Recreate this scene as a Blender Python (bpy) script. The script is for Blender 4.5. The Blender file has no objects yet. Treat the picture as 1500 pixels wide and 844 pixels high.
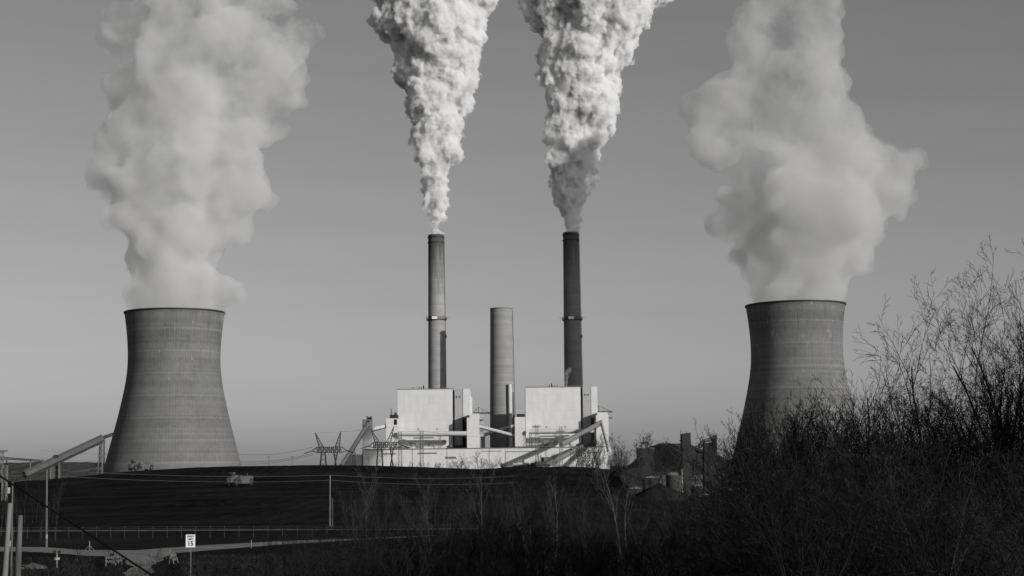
import bpy, bmesh, math, random
import numpy as np
from mathutils import Vector, Matrix, noise
R = math.radians
S = bpy.context.scene
COL = S.collection
random.seed(7)

# ---------------------------------------------------------------- camera
F = 2400.0                      # focal length in pixels of the 1500 px wide photograph
EYE = Vector((0, 0, 8.5))
PITCH = math.atan(268 / F)
ROLL = R(0.7)
cam_d = bpy.data.cameras.new('camera')
cam_d.sensor_width = 36; cam_d.lens = F / 1500 * 36
cam_d.clip_start = 0.3; cam_d.clip_end = 40000
cam = bpy.data.objects.new('camera', cam_d); COL.objects.link(cam)
cam.matrix_world = Matrix.Translation(EYE) @ Matrix.Rotation(math.pi / 2 + PITCH, 4, 'X') @ Matrix.Rotation(-ROLL, 4, 'Z')
S.camera = cam
_M = cam.matrix_world.to_3x3()

def P(px, py, Y):               # world point at depth Y that the photo shows at px, py
    d = _M @ Vector(((px - 750) / F, -(py - 422) / F, -1))
    return EYE + d * (Y / d.y)
def G(px, py, z=0.0):           # point on the ground
    d = _M @ Vector(((px - 750) / F, -(py - 422) / F, -1))
    return EYE + d * ((z - EYE.z) / d.z)
def mpp(Y): return Y / F        # metres per photo pixel

# ---------------------------------------------------------------- light
SUN_EL, SUN_AZ = R(14), R(45)
sd = bpy.data.lights.new('sun', 'SUN'); sd.energy = 4.2; sd.angle = R(0.5); sd.color = (1, .985, .965)
sun = bpy.data.objects.new('sun', sd); COL.objects.link(sun)
tosun = Vector((math.sin(SUN_AZ) * math.cos(SUN_EL), -math.cos(SUN_AZ) * math.cos(SUN_EL), math.sin(SUN_EL)))
sun.rotation_euler = tosun.to_track_quat('Z', 'Y').to_euler()
sun.location = (60, -100, 60)
w = bpy.data.worlds.new('World'); S.world = w; w.use_nodes = True
nt = w.node_tree; nt.nodes.clear()
sky = nt.nodes.new('ShaderNodeTexSky'); sky.sky_type = 'NISHITA'; sky.sun_disc = False
sky.sun_elevation = SUN_EL; sky.sun_rotation = math.pi - SUN_AZ
sky.air_density = 1.0; sky.dust_density = 1.0; sky.ozone_density = 1.0
bw = nt.nodes.new('ShaderNodeRGBToBW')
bg = nt.nodes.new('ShaderNodeBackground'); bg.inputs[1].default_value = 0.084
wo = nt.nodes.new('ShaderNodeOutputWorld')
nt.links.new(sky.outputs[0], bw.inputs[0]); 
# faint high streaks of thin cloud low in the sky
wtc = nt.nodes.new('ShaderNodeTexCoord'); wmp = nt.nodes.new('ShaderNodeMapping'); wmp.inputs['Scale'].default_value = (3, 3, 42); wmp.inputs['Rotation'].default_value = (0.03, 0.05, 0)
wnz = nt.nodes.new('ShaderNodeTexNoise'); wnz.inputs['Scale'].default_value = 1.3; wnz.inputs['Detail'].default_value = 5; wmr = nt.nodes.new('ShaderNodeMapRange')
for i_, v_ in enumerate((.45, .8, 1.0, .955)): wmr.inputs[i_ + 1].default_value = v_
wmu = nt.nodes.new('ShaderNodeMath'); wmu.operation = 'MULTIPLY'
nt.links.new(wtc.outputs['Generated'], wmp.inputs[0]); nt.links.new(wmp.outputs[0], wnz.inputs['Vector']); nt.links.new(wnz.outputs[0], wmr.inputs[0])
nt.links.new(bw.outputs[0], wmu.inputs[0]); nt.links.new(wmr.outputs[0], wmu.inputs[1]); nt.links.new(wmu.outputs[0], bg.inputs[0]); nt.links.new(bg.outputs[0], wo.inputs[0])
S.view_settings.view_transform = 'Standard'; S.view_settings.look = 'None'
S.view_settings.exposure = -0.2; S.view_settings.gamma = 1; S.view_settings.use_curve_mapping = False
cy = S.cycles
cy.use_denoising = True; cy.max_bounces = 12; cy.diffuse_bounces = 2; cy.volume_bounces = 8
cy.transparent_max_bounces = 12; cy.volume_step_rate = 1.0; cy.volume_max_steps = 400
cy.sample_clamp_indirect = 10
# ---------------------------------------------------------------- helpers
def tag(o, label=None, cat=None, group=None, kind=None):
    if label: o['label'] = label
    if cat: o['category'] = cat
    if group: o['group'] = group
    if kind: o['kind'] = kind
    return o
def thing(name, label, cat, loc=(0, 0, 0), group=None, rz=0):
    o = bpy.data.objects.new(name, None); COL.objects.link(o)
    o.location = loc; o.rotation_euler = (0, 0, rz); o.empty_display_size = .5
    return tag(o, label, cat, group)
def copy_tree(o, parent=None):
    c = o.copy(); COL.objects.link(c); c.parent = parent
    for ch in list(o.children): copy_tree(ch, c)
    return c

class MB:
    def __init__(s): s.v = []; s.f = []
    def add(s, vs, fs):
        n = len(s.v); s.v += [tuple(v) for v in vs]; s.f += [tuple(i + n for i in f) for f in fs]; return s
    def box(s, a, b, rz=0, c=None):
        x0, y0, z0 = a; x1, y1, z1 = b
        vs = [Vector(p) for p in ((x0,y0,z0),(x1,y0,z0),(x1,y1,z0),(x0,y1,z0),(x0,y0,z1),(x1,y0,z1),(x1,y1,z1),(x0,y1,z1))]
        if rz:
            c = Vector(c if c else ((x0+x1)/2, (y0+y1)/2, 0)); M = Matrix.Rotation(rz, 3, 'Z'); vs = [M @ (v - c) + c for v in vs]
        return s.add(vs, [(0,3,2,1),(4,5,6,7),(0,1,5,4),(1,2,6,5),(2,3,7,6),(3,0,4,7)])
    def cyl(s, p0, p1, r0, r1=None, n=8, cap=True):
        r1 = r0 if r1 is None else r1
        p0 = Vector(p0); p1 = Vector(p1); d = (p1 - p0)
        if d.length < 1e-6: return s
        q = d.to_track_quat('Z', 'Y'); vs = []
        for p, r in ((p0, r0), (p1, r1)):
            for i in range(n):
                a = 2 * math.pi * (i + .5) / n; vs.append(p + q @ Vector((math.cos(a) * r, math.sin(a) * r, 0)))
        fs = [(i, (i + 1) % n, n + (i + 1) % n, n + i) for i in range(n)]
        if cap: fs += [tuple(range(n - 1, -1, -1)), tuple(range(n, 2 * n))]
        return s.add(vs, fs)
    def lathe(s, prof, n=96, c=(0, 0, 0), close=False):
        vs = []; fs = []; c = Vector(c)
        for r, z in prof:
            for i in range(n):
                a = 2 * math.pi * i / n; vs.append(c + Vector((math.cos(a) * r, math.sin(a) * r, z)))
        m = len(prof)
        for j in range(m if close else m - 1):
            k = (j + 1) % m
            for i in range(n): fs.append((j*n+i, j*n+(i+1)%n, k*n+(i+1)%n, k*n+i))
        return s.add(vs, fs)
    def bar(s, p0, p1, wd): return s.cyl(p0, p1, wd * .7071, n=4)
    def truss(s, p0, p1, h, dpt, n, wd, up=Vector((0, 0, 1))):
        # a box girder of chords and diagonals from p0 to p1
        p0 = Vector(p0); p1 = Vector(p1); d = (p1 - p0).normalized(); sd_ = d.cross(up).normalized(); u = sd_.cross(d).normalized()
        cor = [(-1, -1), (1, -1), (1, 1), (-1, 1)]
        pt = lambda t, k: p0 + (p1 - p0) * t + sd_ * cor[k][0] * dpt / 2 + u * cor[k][1] * h / 2
        for k in range(4): s.bar(pt(0, k), pt(1, k), wd)
        for i in range(n):
            for k in range(4):
                a, b = (k, (k + 1) % 4) if i % 2 else ((k + 1) % 4, k)
                s.bar(pt(i / n, a), pt((i + 1) / n, b), wd * .7)
                s.bar(pt(i / n, k), pt(i / n, (k + 1) % 4), wd * .6)
        return s
    def build(s, name, mat, parent=None, smooth=False, loc=None, bevel=0):
        base = Vector(parent_world(parent)) if parent else Vector(loc or (0, 0, 0))
        if parent is not None and loc is not None: base = Vector((0, 0, 0))
        me = bpy.data.meshes.new(name)
        me.from_pydata([tuple(Vector(v) - base) for v in s.v], [], s.f); me.update()
        if smooth:
            me.polygons.foreach_set('use_smooth', [True] * len(me.polygons))
            try: me.set_sharp_from_angle(angle=R(35))
            except Exception: pass
        me.materials.append(mat)
        o = bpy.data.objects.new(name, me); COL.objects.link(o); o.parent = parent
        if not parent and loc: o.location = loc
        if bevel:
            b = o.modifiers.new('bevel', 'BEVEL'); b.width = bevel; b.segments = 2; b.limit_method = 'ANGLE'
        return o
def parent_world(o):
    v = Vector((0, 0, 0))
    while o is not None: v += Vector(o.location); o = o.parent
    return v

# ---------------------------------------------------------------- materials (all neutral: the photograph is black and white)
class NT:
    def __init__(s, name):
        s.m = bpy.data.materials.new(name); s.m.use_nodes = True; s.t = s.m.node_tree; s.t.nodes.clear()
        s.out = s.n('ShaderNodeOutputMaterial'); s.b = s.n('ShaderNodeBsdfPrincipled'); s.l(s.b.outputs[0], s.out.inputs[0])
        s.tc = s.n('ShaderNodeTexCoord').outputs['Object']
    def n(s, t, **k):
        x = s.t.nodes.new(t)
        for a, b in k.items(): setattr(x, a, b)
        return x
    def l(s, a, b): s.t.links.new(a, b)
    def inp(s, node, i, v):
        if hasattr(v, 'is_linked') or isinstance(v, bpy.types.NodeSocket): s.l(v, node.inputs[i])
        else: node.inputs[i].default_value = v
    def math(s, op, a, b=0.0, c=None, clamp=False):
        x = s.n('ShaderNodeMath', operation=op); x.use_clamp = clamp; s.inp(x, 0, a); s.inp(x, 1, b)
        if c is not None: s.inp(x, 2, c)
        return x.outputs[0]
    def noise(s, scale=1.0, detail=4, rough=.55, vec=None, stretch=None):
        v = vec or s.tc
        if stretch:
            mp = s.n('ShaderNodeMapping'); mp.inputs['Scale'].default_value = stretch; s.l(v, mp.inputs[0]); v = mp.outputs[0]
        x = s.n('ShaderNodeTexNoise'); x.inputs['Scale'].default_value = scale; x.inputs['Detail'].default_value = detail
        x.inputs['Roughness'].default_value = rough; s.l(v, x.inputs['Vector']); return x.outputs[0]
    def map(s, v, a, b, c, d):
        x = s.n('ShaderNodeMapRange'); s.inp(x, 0, v)
        for i, q in enumerate((a, b, c, d)): s.inp(x, i + 1, q)
        return x.outputs[0]
    def sep(s, v=None):
        x = s.n('ShaderNodeSeparateXYZ'); s.l(v or s.tc, x.inputs[0]); return x.outputs
    def comb(s, x_, y_, z_):
        x = s.n('ShaderNodeCombineXYZ'); s.inp(x, 0, x_); s.inp(x, 1, y_); s.inp(x, 2, z_); return x.outputs[0]
    def white(s, vec):
        x = s.n('ShaderNodeTexWhiteNoise', noise_dimensions='3D'); s.l(vec, x.inputs[0]); return x.outputs[0]
    def grey(s, v): s.l(v, s.b.inputs['Base Color']); return s
    def bump(s, h, dist=.1, st=1.0):
        x = s.n('ShaderNodeBump'); x.inputs['Distance'].default_value = dist; x.inputs['Strength'].default_value = st
        s.l(h, x.inputs['Height']); s.l(x.outputs[0], s.b.inputs['Normal']); return s
    def rough(s, r, spec=.3): s.b.inputs['Roughness'].default_value = r; s.b.inputs['Specular IOR Level'].default_value = spec; return s
def mat_noise(name, lo, hi, scale, rough=.8, spec=.2, detail=5, stretch=None, bump=None, metallic=0):
    q = NT(name); nz = q.noise(scale, detail, .6, stretch=stretch)
    q.grey(q.map(nz, .3, .7, lo, hi)).rough(rough, spec); q.b.inputs['Metallic'].default_value = metallic
    if bump: q.bump(nz, bump)
    return q.m

def mat_tower():
    q = NT('ribbed_concrete'); x, y, z = q.sep(); loc = q.n('ShaderNodeObjectInfo').outputs['Location']; sd_ = q.math('MULTIPLY', q.sep(loc)[0], .37)
    ang = q.math('ARCTAN2', y, x)
    lift = q.math('FLOOR', q.math('DIVIDE', z, 1.9)); seg = q.math('FLOOR', q.math('MULTIPLY', ang, 118 / (2 * math.pi)))
    wl = q.white(q.comb(lift, sd_, 0.0)); wp = q.white(q.comb(lift, seg, sd_))
    col = q.math('MULTIPLY_ADD', wl, .028, .118)
    col = q.math('ADD', col, q.math('MULTIPLY', wp, .018))
    col = q.math('ADD', col, q.math('MULTIPLY', q.math('SUBTRACT', q.noise(1.0, 5, .6, vec=q.comb(q.math('MULTIPLY', ang, 1.6), sd_, q.math('MULTIPLY', z, .06))), .5), .10))
    ribs = q.math('SINE', q.math('MULTIPLY', ang, 118.0))
    col = q.math('ADD', col, q.math('MULTIPLY', ribs, .004))
    # horizontal joints
    fr = q.math('FRACT', q.math('DIVIDE', z, 1.9)); jt = q.math('LESS_THAN', fr, .12)
    col = q.math('SUBTRACT', col, q.math('MULTIPLY', jt, .012))
    fr2 = q.math('FRACT', q.math('DIVIDE', z, 17.0)); jt2 = q.math('LESS_THAN', fr2, .06)
    col = q.math('ADD', col, q.math('MULTIPLY', jt2, .03))
    # pale lime patches, mostly high up
    av = q.comb(q.math('MULTIPLY', ang, 30.0), sd_, q.math('MULTIPLY', z, .35))
    pn = q.noise(.35, 4, .6, vec=av); pm = q.math('MULTIPLY', q.math('GREATER_THAN', q.math('MULTIPLY', wp, q.map(pn, .45, .75, .5, 1.2)), .86), q.map(z, 45, 110, .05, 1))
    col = q.math('ADD', col, q.math('MULTIPLY', pm, .08))
    # dark runs from the rim
    dv = q.comb(q.math('MULTIPLY', ang, 14.0), sd_, q.math('MULTIPLY', z, .03))
    dn = q.noise(1.2, 4, .6, vec=dv); dm = q.math('MULTIPLY', q.map(dn, .48, .72, 0, 1), q.map(z, 30, 130, .008, .03))
    col = q.math('SUBTRACT', col, dm)
    q.grey(col).rough(.9, .15)
    q.bump(q.math('ADD', ribs, q.math('MULTIPLY', jt, -.6)), .018)
    return q.m
def mat_stack(name, base, soot_from, soot_to, soot=.75):
    q = NT(name); x, y, z = q.sep(); ang = q.math('ARCTAN2', y, x)
    lift = q.math('FLOOR', q.math('DIVIDE', z, 3.2)); wl = q.white(q.comb(lift, 1.0, 0.0))
    col = q.math('MULTIPLY_ADD', wl, base * .16, base * .92)
    band = q.noise(.05, 3, .7, vec=q.comb(0.0, 0.0, z)); col = q.math('ADD', col, q.math('MULTIPLY', q.math('SUBTRACT', band, .5), base * .7))
    col = q.math('ADD', col, q.math('MULTIPLY', q.math('SUBTRACT', q.noise(.12, 5, .6), .5), base * .35))
    fr = q.math('FRACT', q.math('DIVIDE', z, 3.2)); jt = q.math('LESS_THAN', fr, .14); col = q.math('SUBTRACT', col, q.math('MULTIPLY', jt, base * .13))
    dv = q.comb(q.math('MULTIPLY', ang, 5.0), 0.0, q.math('MULTIPLY', z, .02))
    sn = q.math('SUBTRACT', q.noise(1.6, 5, .65, vec=dv), .5)
    zz = q.math('ADD', z, q.math('MULTIPLY', sn, 150.0))
    sm = q.map(zz, soot_from, soot_to, 0, soot)
    col = q.math('MULTIPLY', col, q.math('SUBTRACT', 1.0, sm))
    q.grey(col).rough(.9, .15); return q.m
def mat_siding(name, base, pitch=3.0):
    q = NT(name); x, y, z = q.sep()
    px = q.math('FLOOR', q.math('DIVIDE', x, pitch)); pz = q.math('FLOOR', q.math('DIVIDE', z, 9.0))
    wp = q.white(q.comb(px, pz, 2.0))
    col = q.math('MULTIPLY_ADD', wp, base * .07, base * .92)
    st = q.noise(.25, 5, .65, stretch=(1, 1, .12)); col = q.math('ADD', col, q.math('MULTIPLY', q.math('SUBTRACT', st, .5), base * .30))
    fz = q.math('FRACT', q.math('DIVIDE', z, 9.0)); col = q.math('SUBTRACT', col, q.math('MULTIPLY', q.math('LESS_THAN', fz, .03), base * .12))
    rb = q.math('SINE', q.math('MULTIPLY', x, 6.283)); q.bump(rb, .05)
    q.grey(col).rough(.6, .3); return q.m
M = {}
M['tower'] = mat_tower()
M['stack_a'] = mat_stack('pale_stack_concrete', .27, 215, 285)
M['stack_b'] = mat_stack('shaded_stack_concrete', .18, 230, 290, .6)  # darker copy of the pale concrete; this stack's shade is in the colour
M['stack_c'] = mat_stack('banded_stack_concrete', .24, 900, 1000)
M['white'] = mat_siding('white_siding', .57)
M['grey_siding'] = mat_siding('pale_grey_siding', .35, 1.5)
M['pipe'] = mat_noise('pale_gallery_cladding', .42, .54, .6)
M['gal_grey'] = mat_noise('grey_gallery_cladding', .065, .10, .6)
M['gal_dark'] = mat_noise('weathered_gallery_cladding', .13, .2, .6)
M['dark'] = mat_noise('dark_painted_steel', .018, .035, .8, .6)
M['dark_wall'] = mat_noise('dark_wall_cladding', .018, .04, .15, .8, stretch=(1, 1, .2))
M['mid'] = mat_noise('grey_steel', .10, .18, .9, .6)
M['post'] = mat_noise('rusty_post', .04, .07, 2)
M['galv'] = mat_noise('galvanised_steel', .22, .34, 2.0, .5)
M['black'] = mat_noise('black_opening', .008, .015, 1)
M['wood'] = mat_noise('weathered_wood', .04, .15, 1.2, .9, stretch=(6, 6, .6), bump=.02)
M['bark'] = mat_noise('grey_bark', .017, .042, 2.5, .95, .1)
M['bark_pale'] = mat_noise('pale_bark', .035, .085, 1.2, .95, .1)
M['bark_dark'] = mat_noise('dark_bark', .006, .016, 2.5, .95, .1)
M['yellow'] = mat_noise('worn_machine_paint', .05, .13, 2.0, .6, .3)
M['tyre'] = mat_noise('tyre_rubber', .02, .035, 4, .9)
M['glass'] = mat_noise('cab_glass', .02, .03, 1, .1, .5)
M['sign'] = mat_noise('white_sign_sheet', .74, .8, 4, .4, .4)
M['ink'] = mat_noise('black_sign_ink', .02, .025, 4, .5)
M['wire'] = mat_noise('wire_metal', .10, .15, 1, .6)
M['cable'] = mat_noise('black_cable_jacket', .004, .008, 1, .8, .1)
M['barr'] = mat_noise('worn_white_paint', .10, .22, 5, .7)
# ---------------------------------------------------------------- plumes
_ico = None
def ico():
    global _ico
    if _ico is None:
        b = bmesh.new(); bmesh.ops.create_icosphere(b, subdivisions=2, radius=1)
        _ico = (np.array([v.co[:] for v in b.verts]), np.array([[v.index for v in f.verts] for f in b.faces])); b.free()
    return _ico
def blob_mesh(name, blobs):
    v, f = ico()
    V = np.concatenate([v * r + np.array(c) for c, r in blobs]); n = len(v)
    FF = np.concatenate([f + i * n for i in range(len(blobs))])
    me = bpy.data.meshes.new(name); me.from_pydata(V.tolist(), [], FF.tolist())
    return me
def interp(tab, t):
    ts = [r[0] for r in tab]
    return [float(np.interp(t, ts, [r[k] for r in tab])) for k in range(1, len(tab[0]))]
def plume(name, rows, Y, y0, y1, n, rfrac, seed, child, vox, disp, mat, dscale=0.9, kids=5, lean=0.0, base=None, wide=1.07, extra=(), final=0, depth=3):
    rnd = random.Random(seed); m = mpp(Y); blobs = []
    rows = sorted(rows)
    c0 = P((interp(rows, y0)[0] + interp(rows, y0)[1]) / 2, y0, Y)
    for i in range(n):
        t = i / (n - 1); py = y0 + (y1 - y0) * t ** 1.5
        xl, xr = interp(rows, py)
        hw = (xr - xl) / 2 * wide * (1 + .16 * max(0, 1 - abs(py - 300) / 60) * (kids == 2)); r = max(hw * rfrac * rnd.uniform(.75, 1.25), 4)
        r = min(r, hw * .8)
        a = rnd.uniform(0, 2 * math.pi); q = math.sqrt(rnd.random()) * (hw - r) 
        q = math.sqrt(rnd.random()) * max(0, hw - 1.22 * r)
        if rnd.random() < .6: q = max(0, hw - 1.22 * r)
        px = (xl + xr) / 2 + q * math.cos(a)
        c = P(px, py, Y + q * m * math.sin(a) * dscale + lean * (y0 - py) * m)
        blobs.append((c[:], r * m))
        for k in range(kids):
            u = Vector((rnd.gauss(0, 1), rnd.gauss(0, 1), rnd.gauss(0, .8))).normalized()
            rr = r * m * rnd.uniform(*child)
            cc = c + u * (r * m - rr * .5)
            blobs.append((cc[:], rr))
            if kids > 3:
              for k2 in range(3):
                u2 = (u + Vector((rnd.gauss(0, .7), rnd.gauss(0, .7), rnd.gauss(0, .7)))).normalized()
                r2 = rr * rnd.uniform(.3, .5)
                blobs.append(((cc + u2 * (rr - r2 * .3))[:], r2))
    for (ex, ey, er, ed) in extra:
        c = P(ex, ey, Y + ed * m); r = er * m; blobs.append((c[:], r))
        for k in range(kids + 3):
            u = Vector((rnd.gauss(0, 1), rnd.gauss(0, 1), rnd.gauss(0, .8))).normalized(); rr = r * rnd.uniform(*child); cc = c + u * (r - rr * .45); blobs.append((cc[:], rr))
            for k2 in range(4):
                u2 = (u + Vector((rnd.gauss(0, .7), rnd.gauss(0, .7), rnd.gauss(0, .7)))).normalized(); r2 = rr * rnd.uniform(.3, .5); blobs.append(((cc + u2 * (rr - r2 * .3))[:], r2))
    if base:
        bx, by, br, bz = base
        for k in range(26):
            a = 2 * math.pi * k / 26; rr = br * .2
            for h in (0, 1, 2): blobs.append(((bx + math.cos(a) * (br - rr * 1.1 + h * br * .02), by + math.sin(a) * (br - rr * 1.1), bz + rr * (h * .8 - .2)), rr))
        for k in range(7): blobs.append(((bx + rnd.uniform(-.4, .4) * br, by + rnd.uniform(-.4, .4) * br, bz + br * .1), br * .5))
    me = blob_mesh(name, blobs)
    o = bpy.data.objects.new(name, me); COL.objects.link(o)
    o.data.materials.append(mat)
    md = o.modifiers.new('union', 'REMESH'); md.mode = 'VOXEL'; md.voxel_size = vox; md.use_smooth_shade = True
    for k, (sz, st, hard) in enumerate(disp):
        tx = bpy.data.textures.new(name + '_billow', 'CLOUDS'); tx.noise_scale = sz; tx.noise_depth = depth
        tx.noise_type = 'HARD_NOISE' if hard else 'SOFT_NOISE'
        dm = o.modifiers.new('billow', 'DISPLACE'); dm.texture = tx; dm.strength = st; dm.mid_level = .35 if hard else .5
        dm.texture_coords = 'LOCAL'
    if final: md2 = o.modifiers.new('union_again', 'REMESH'); md2.mode = 'VOXEL'; md2.voxel_size = final; md2.use_smooth_shade = True
    return o
def vol_mat(name, dens, noise_scale=None, aniso=0.2, lo=.4, hi=.6, col=1.0, detail=3, ramp=None, step=1.0, rough=.55, squash=1.0):
    m = bpy.data.materials.new(name); m.use_nodes = True; t = m.node_tree; t.nodes.clear()
    out = t.nodes.new('ShaderNodeOutputMaterial'); pv = t.nodes.new('ShaderNodeVolumePrincipled')
    pv.inputs['Color'].default_value = (col, col, col, 1); pv.inputs['Anisotropy'].default_value = aniso
    pv.inputs['Density'].default_value = dens
    t.links.new(pv.outputs[0], out.inputs['Volume'])
    m.cycles.volume_step_rate = step
    if noise_scale:
        tc = t.nodes.new('ShaderNodeTexCoord'); nz = t.nodes.new('ShaderNodeTexNoise'); nz.inputs['Scale'].default_value = noise_scale
        nz.inputs['Detail'].default_value = detail; nz.inputs['Roughness'].default_value = rough
        mp = t.nodes.new('ShaderNodeMapping'); mp.inputs['Scale'].default_value = (1, 1, squash); t.links.new(tc.outputs['Object'], mp.inputs[0])
        mr = t.nodes.new('ShaderNodeMapRange')
        if ramp:        # steam thins into holes as it climbs away from the rim
            sz = t.nodes.new('ShaderNodeSeparateXYZ'); t.links.new(tc.outputs['Object'], sz.inputs[0]); zr = t.nodes.new('ShaderNodeMapRange'); t.links.new(sz.outputs[2], zr.inputs[0])
            for i_, v_ in enumerate(ramp): zr.inputs[i_ + 1].default_value = v_
            ad = t.nodes.new('ShaderNodeMath'); ad.operation = 'SUBTRACT'; t.links.new(nz.outputs[0], ad.inputs[0]); t.links.new(zr.outputs[0], ad.inputs[1])
        mr.inputs[1].default_value = lo; mr.inputs[2].default_value = hi
        mr.inputs[3].default_value = 0; mr.inputs[4].default_value = dens
        t.links.new(mp.outputs[0], nz.inputs['Vector']); t.links.new(ad.outputs[0] if ramp else nz.outputs[0], mr.inputs[0]); t.links.new(mr.outputs[0], pv.inputs['Density'])
    return m
# ---------------------------------------------------------------- cooling towers
def z_at(px, py, Y): return P(px, py, Y).z
def cooling_tower(px, Y, label, side):
    m = mpp(Y); cx = P(px, 560, Y).x
    rows = [(458, 72.6), (468, 71), (485, 68.8), (505, 67.2), (525, 66.5), (545, 67.3), (565, 70), (585, 74), (610, 79.5), (640, 87), (670, 94.6), (700, 101.5)]
    prof = []
    t = thing('cooling_tower', label, 'cooling tower', (cx, Y, 0), 'cooling towers of the power plant')
    zs = [(P(256, r[0], 1270).z, r[1] * mpp(1270)) for r in rows]
    Z = [a for a, b in zs][::-1]; Rr = [b for a, b in zs][::-1]
    n = 60
    for i in range(n + 1):
        z = 9 + (Z[-1] - 9) * i / n
        # smooth interpolation through the traced radii
        r = float(np.interp(z, Z, Rr)); r = (r + float(np.interp(z - 3, Z, Rr)) + float(np.interp(min(z + 3, Z[-1]), Z, Rr))) / 3
        prof.append((r, z))
    zt = prof[-1][1]; rt = prof[-1][0]
    inner = [(r - .8, z) for r, z in prof[::-1]]
    MB().lathe(prof + inner, 180, (cx, Y, 0), close=True).build('shell', M['tower'], t, smooth=True)
    MB().lathe([(rt + .05, zt - 1.2), (rt + .7, zt - 1.0), (rt + .7, zt + .15), (rt - .9, zt + .15), (rt - .9, zt - 1.4)], 120, (cx, Y, 0)).build('rim', M['dark'], t)
    lg = MB(); nb = 44; rb = prof[0][0] - .6
    for i in range(nb):
        a0 = 2 * math.pi * i / nb; a1 = 2 * math.pi * (i + 1) / nb
        for u, v in ((a0, a1), (a1, a0)):
            lg.cyl((cx + math.cos(u) * (rb + 4), Y + math.sin(u) * (rb + 4), 0), (cx + math.cos(v) * rb, Y + math.sin(v) * rb, 9.2), .45, n=6)
    lg.build('column_ring', M['mid'], t)
    return (cx, Y, zt, rt)
TL = cooling_tower(255, 1270, 'left concrete cooling tower rising behind the black coal pile', R(-118))
TR = cooling_tower(1168.5, 1270, 'right concrete cooling tower rising behind the bare thicket', R(-60))

# ---------------------------------------------------------------- smokestacks
def ring_platform(t, cx, Y, z, r, h, wdt, mat='dark', panels=True):
    mb = MB().lathe([(r + .05, z), (r + wdt, z + .1), (r + wdt, z + .5), (r + .05, z + .6)], 40, (cx, Y, 0))
    for i in range(28):
        a = 2 * math.pi * i / 28; x = cx + math.cos(a) * (r + wdt); y = Y + math.sin(a) * (r + wdt)
        mb.bar((x, y, z + .3), (x, y, z + h), .22)
        mb.bar((cx + math.cos(a) * (r + .1), Y + math.sin(a) * (r + .1), z - 1.6), (x, y, z + .1), .2)
    for zz in (h * .5, h): mb.lathe([(r + wdt - .1, z + zz - .12), (r + wdt + .1, z + zz - .12), (r + wdt + .1, z + zz + .12), (r + wdt - .1, z + zz + .12)], 40, (cx, Y, 0), close=True)
    return mb.build('platform', M[mat], t)
def stack(px0, px1, pyt, pyb, r0, r1, Y, label, mat, top=True):
    m = mpp(Y); a = P(px0, pyt, Y); b = P(px1, pyb, Y); zt = a.z; cx = (a.x + b.x) / 2
    rt = r0 * m; rb = r1 * m; rg = rb + (rb - rt) * (b.z / (zt - b.z))
    t = thing('smokestack', label, 'smokestack', (cx, Y, 0), 'stacks behind the boiler houses')
    MB().lathe([(rg, 0), (rb, b.z), (rt, zt), (rt - 1.2, zt), (rt - 1.4, zt - 12), (.1, zt - 12)], 72, (cx, Y, 0)).build('shell', mat, t, smooth=True)
    if top:
        for dz in (2.5, 9):
            MB().lathe([(rt + .05, zt - dz - 1.2), (rt + .9, zt - dz - 1), (rt + .9, zt - dz), (rt + .05, zt - dz + .2)], 60, (cx, Y, 0)).build('cap_ring', M['dark'], t)
        for dx in (-3.4, 3.4):
            MB().lathe([(2.9, zt - 11), (2.9, zt + 1.2), (2.6, zt + 1.2), (2.6, zt - 11)], 24, (cx + dx, Y, 0)).build('flue', M['dark'], t)
        zp = P(px0, 469, Y).z; rp = rt + (rg - rt) * (zt - zp) / zt
        ring_platform(t, cx, Y, zp, rp, 3.6, 2.2)
        for k, an in enumerate((R(-98), R(-62))):
            pm = MB().box((cx - 3.3, Y - rp - 2.6, zp + .3), (cx + 3.3, Y - rp - 2.35, zp + 3.4))
            M4 = Matrix.Rotation(an + math.pi / 2, 3, 'Z'); pm.v = [tuple(M4 @ (Vector(v) - Vector((cx, Y, 0))) + Vector((cx, Y, 0))) for v in pm.v]
            if k == 0: pm.build('light_panel', M['sign'], t)
        for dx in (-1, 1): MB().bar((cx + dx * rp, Y, zp + 2.0), (cx + dx * (rp + 6.5), Y, zp + 3.2), .25).build('antenna', M['mid'], t)
    ld = MB(); an = R(-12)
    ld.bar((cx + math.cos(an) * (rg + .7), Y + math.sin(an) * (rg + .7), 0), (cx + math.cos(an) * (rt + .7), Y + math.sin(an) * (rt + .7), zt - 3), .5)
    if top:
        zz = P(px0, 492, Y).z; rr = rt + (rg - rt) * (zt - zz) / zt
        ld.box((cx + rr, Y - 1, zz - 3), (cx + rr + 1.6, Y + 1, zz + 1))
    ld.build('ladder', M['mid'], t)
    return t, cx, zt, rt
SA = stack(638.8, 640.2, 344.5, 569, 11.6, 13.0, 1970, 'tall smokestack trailing bright steam, behind the left boiler house', M['stack_a'])
SB = stack(836, 840, 341, 566, 11.6, 13.2, 1990, 'tall dark smokestack trailing steam, behind the right boiler house', M['stack_b'])
SC = stack(734.8, 736, 452, 655, 16.2, 18.8, 1905, 'shorter idle smokestack with nothing coming out, between the boiler houses', M['stack_c'], top=False)
t = SC[0]; Y = 1905
e0 = P(746.7, 563, 1890)
MB().cyl((e0.x, 1890, 0), (e0.x, 1890, e0.z), 2.3, n=20).build('elevator_shaft', M['pipe'], t, smooth=True)
MB().cyl((e0.x + 4.3, 1893, 0), (e0.x + 4.3, 1893, e0.z - 9), 1.1, n=12).build('riser_pipe', M['mid'], t, smooth=True)
rg_ = MB().lathe([(SC[3] + .05, SC[2] - 1), (SC[3] + .5, SC[2] - .9), (SC[3] + .5, SC[2] + .1), (SC[3] - 1, SC[2] + .1)], 72, (SC[1], Y, 0)).build('cap_ring', M['mid'], t)

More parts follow.
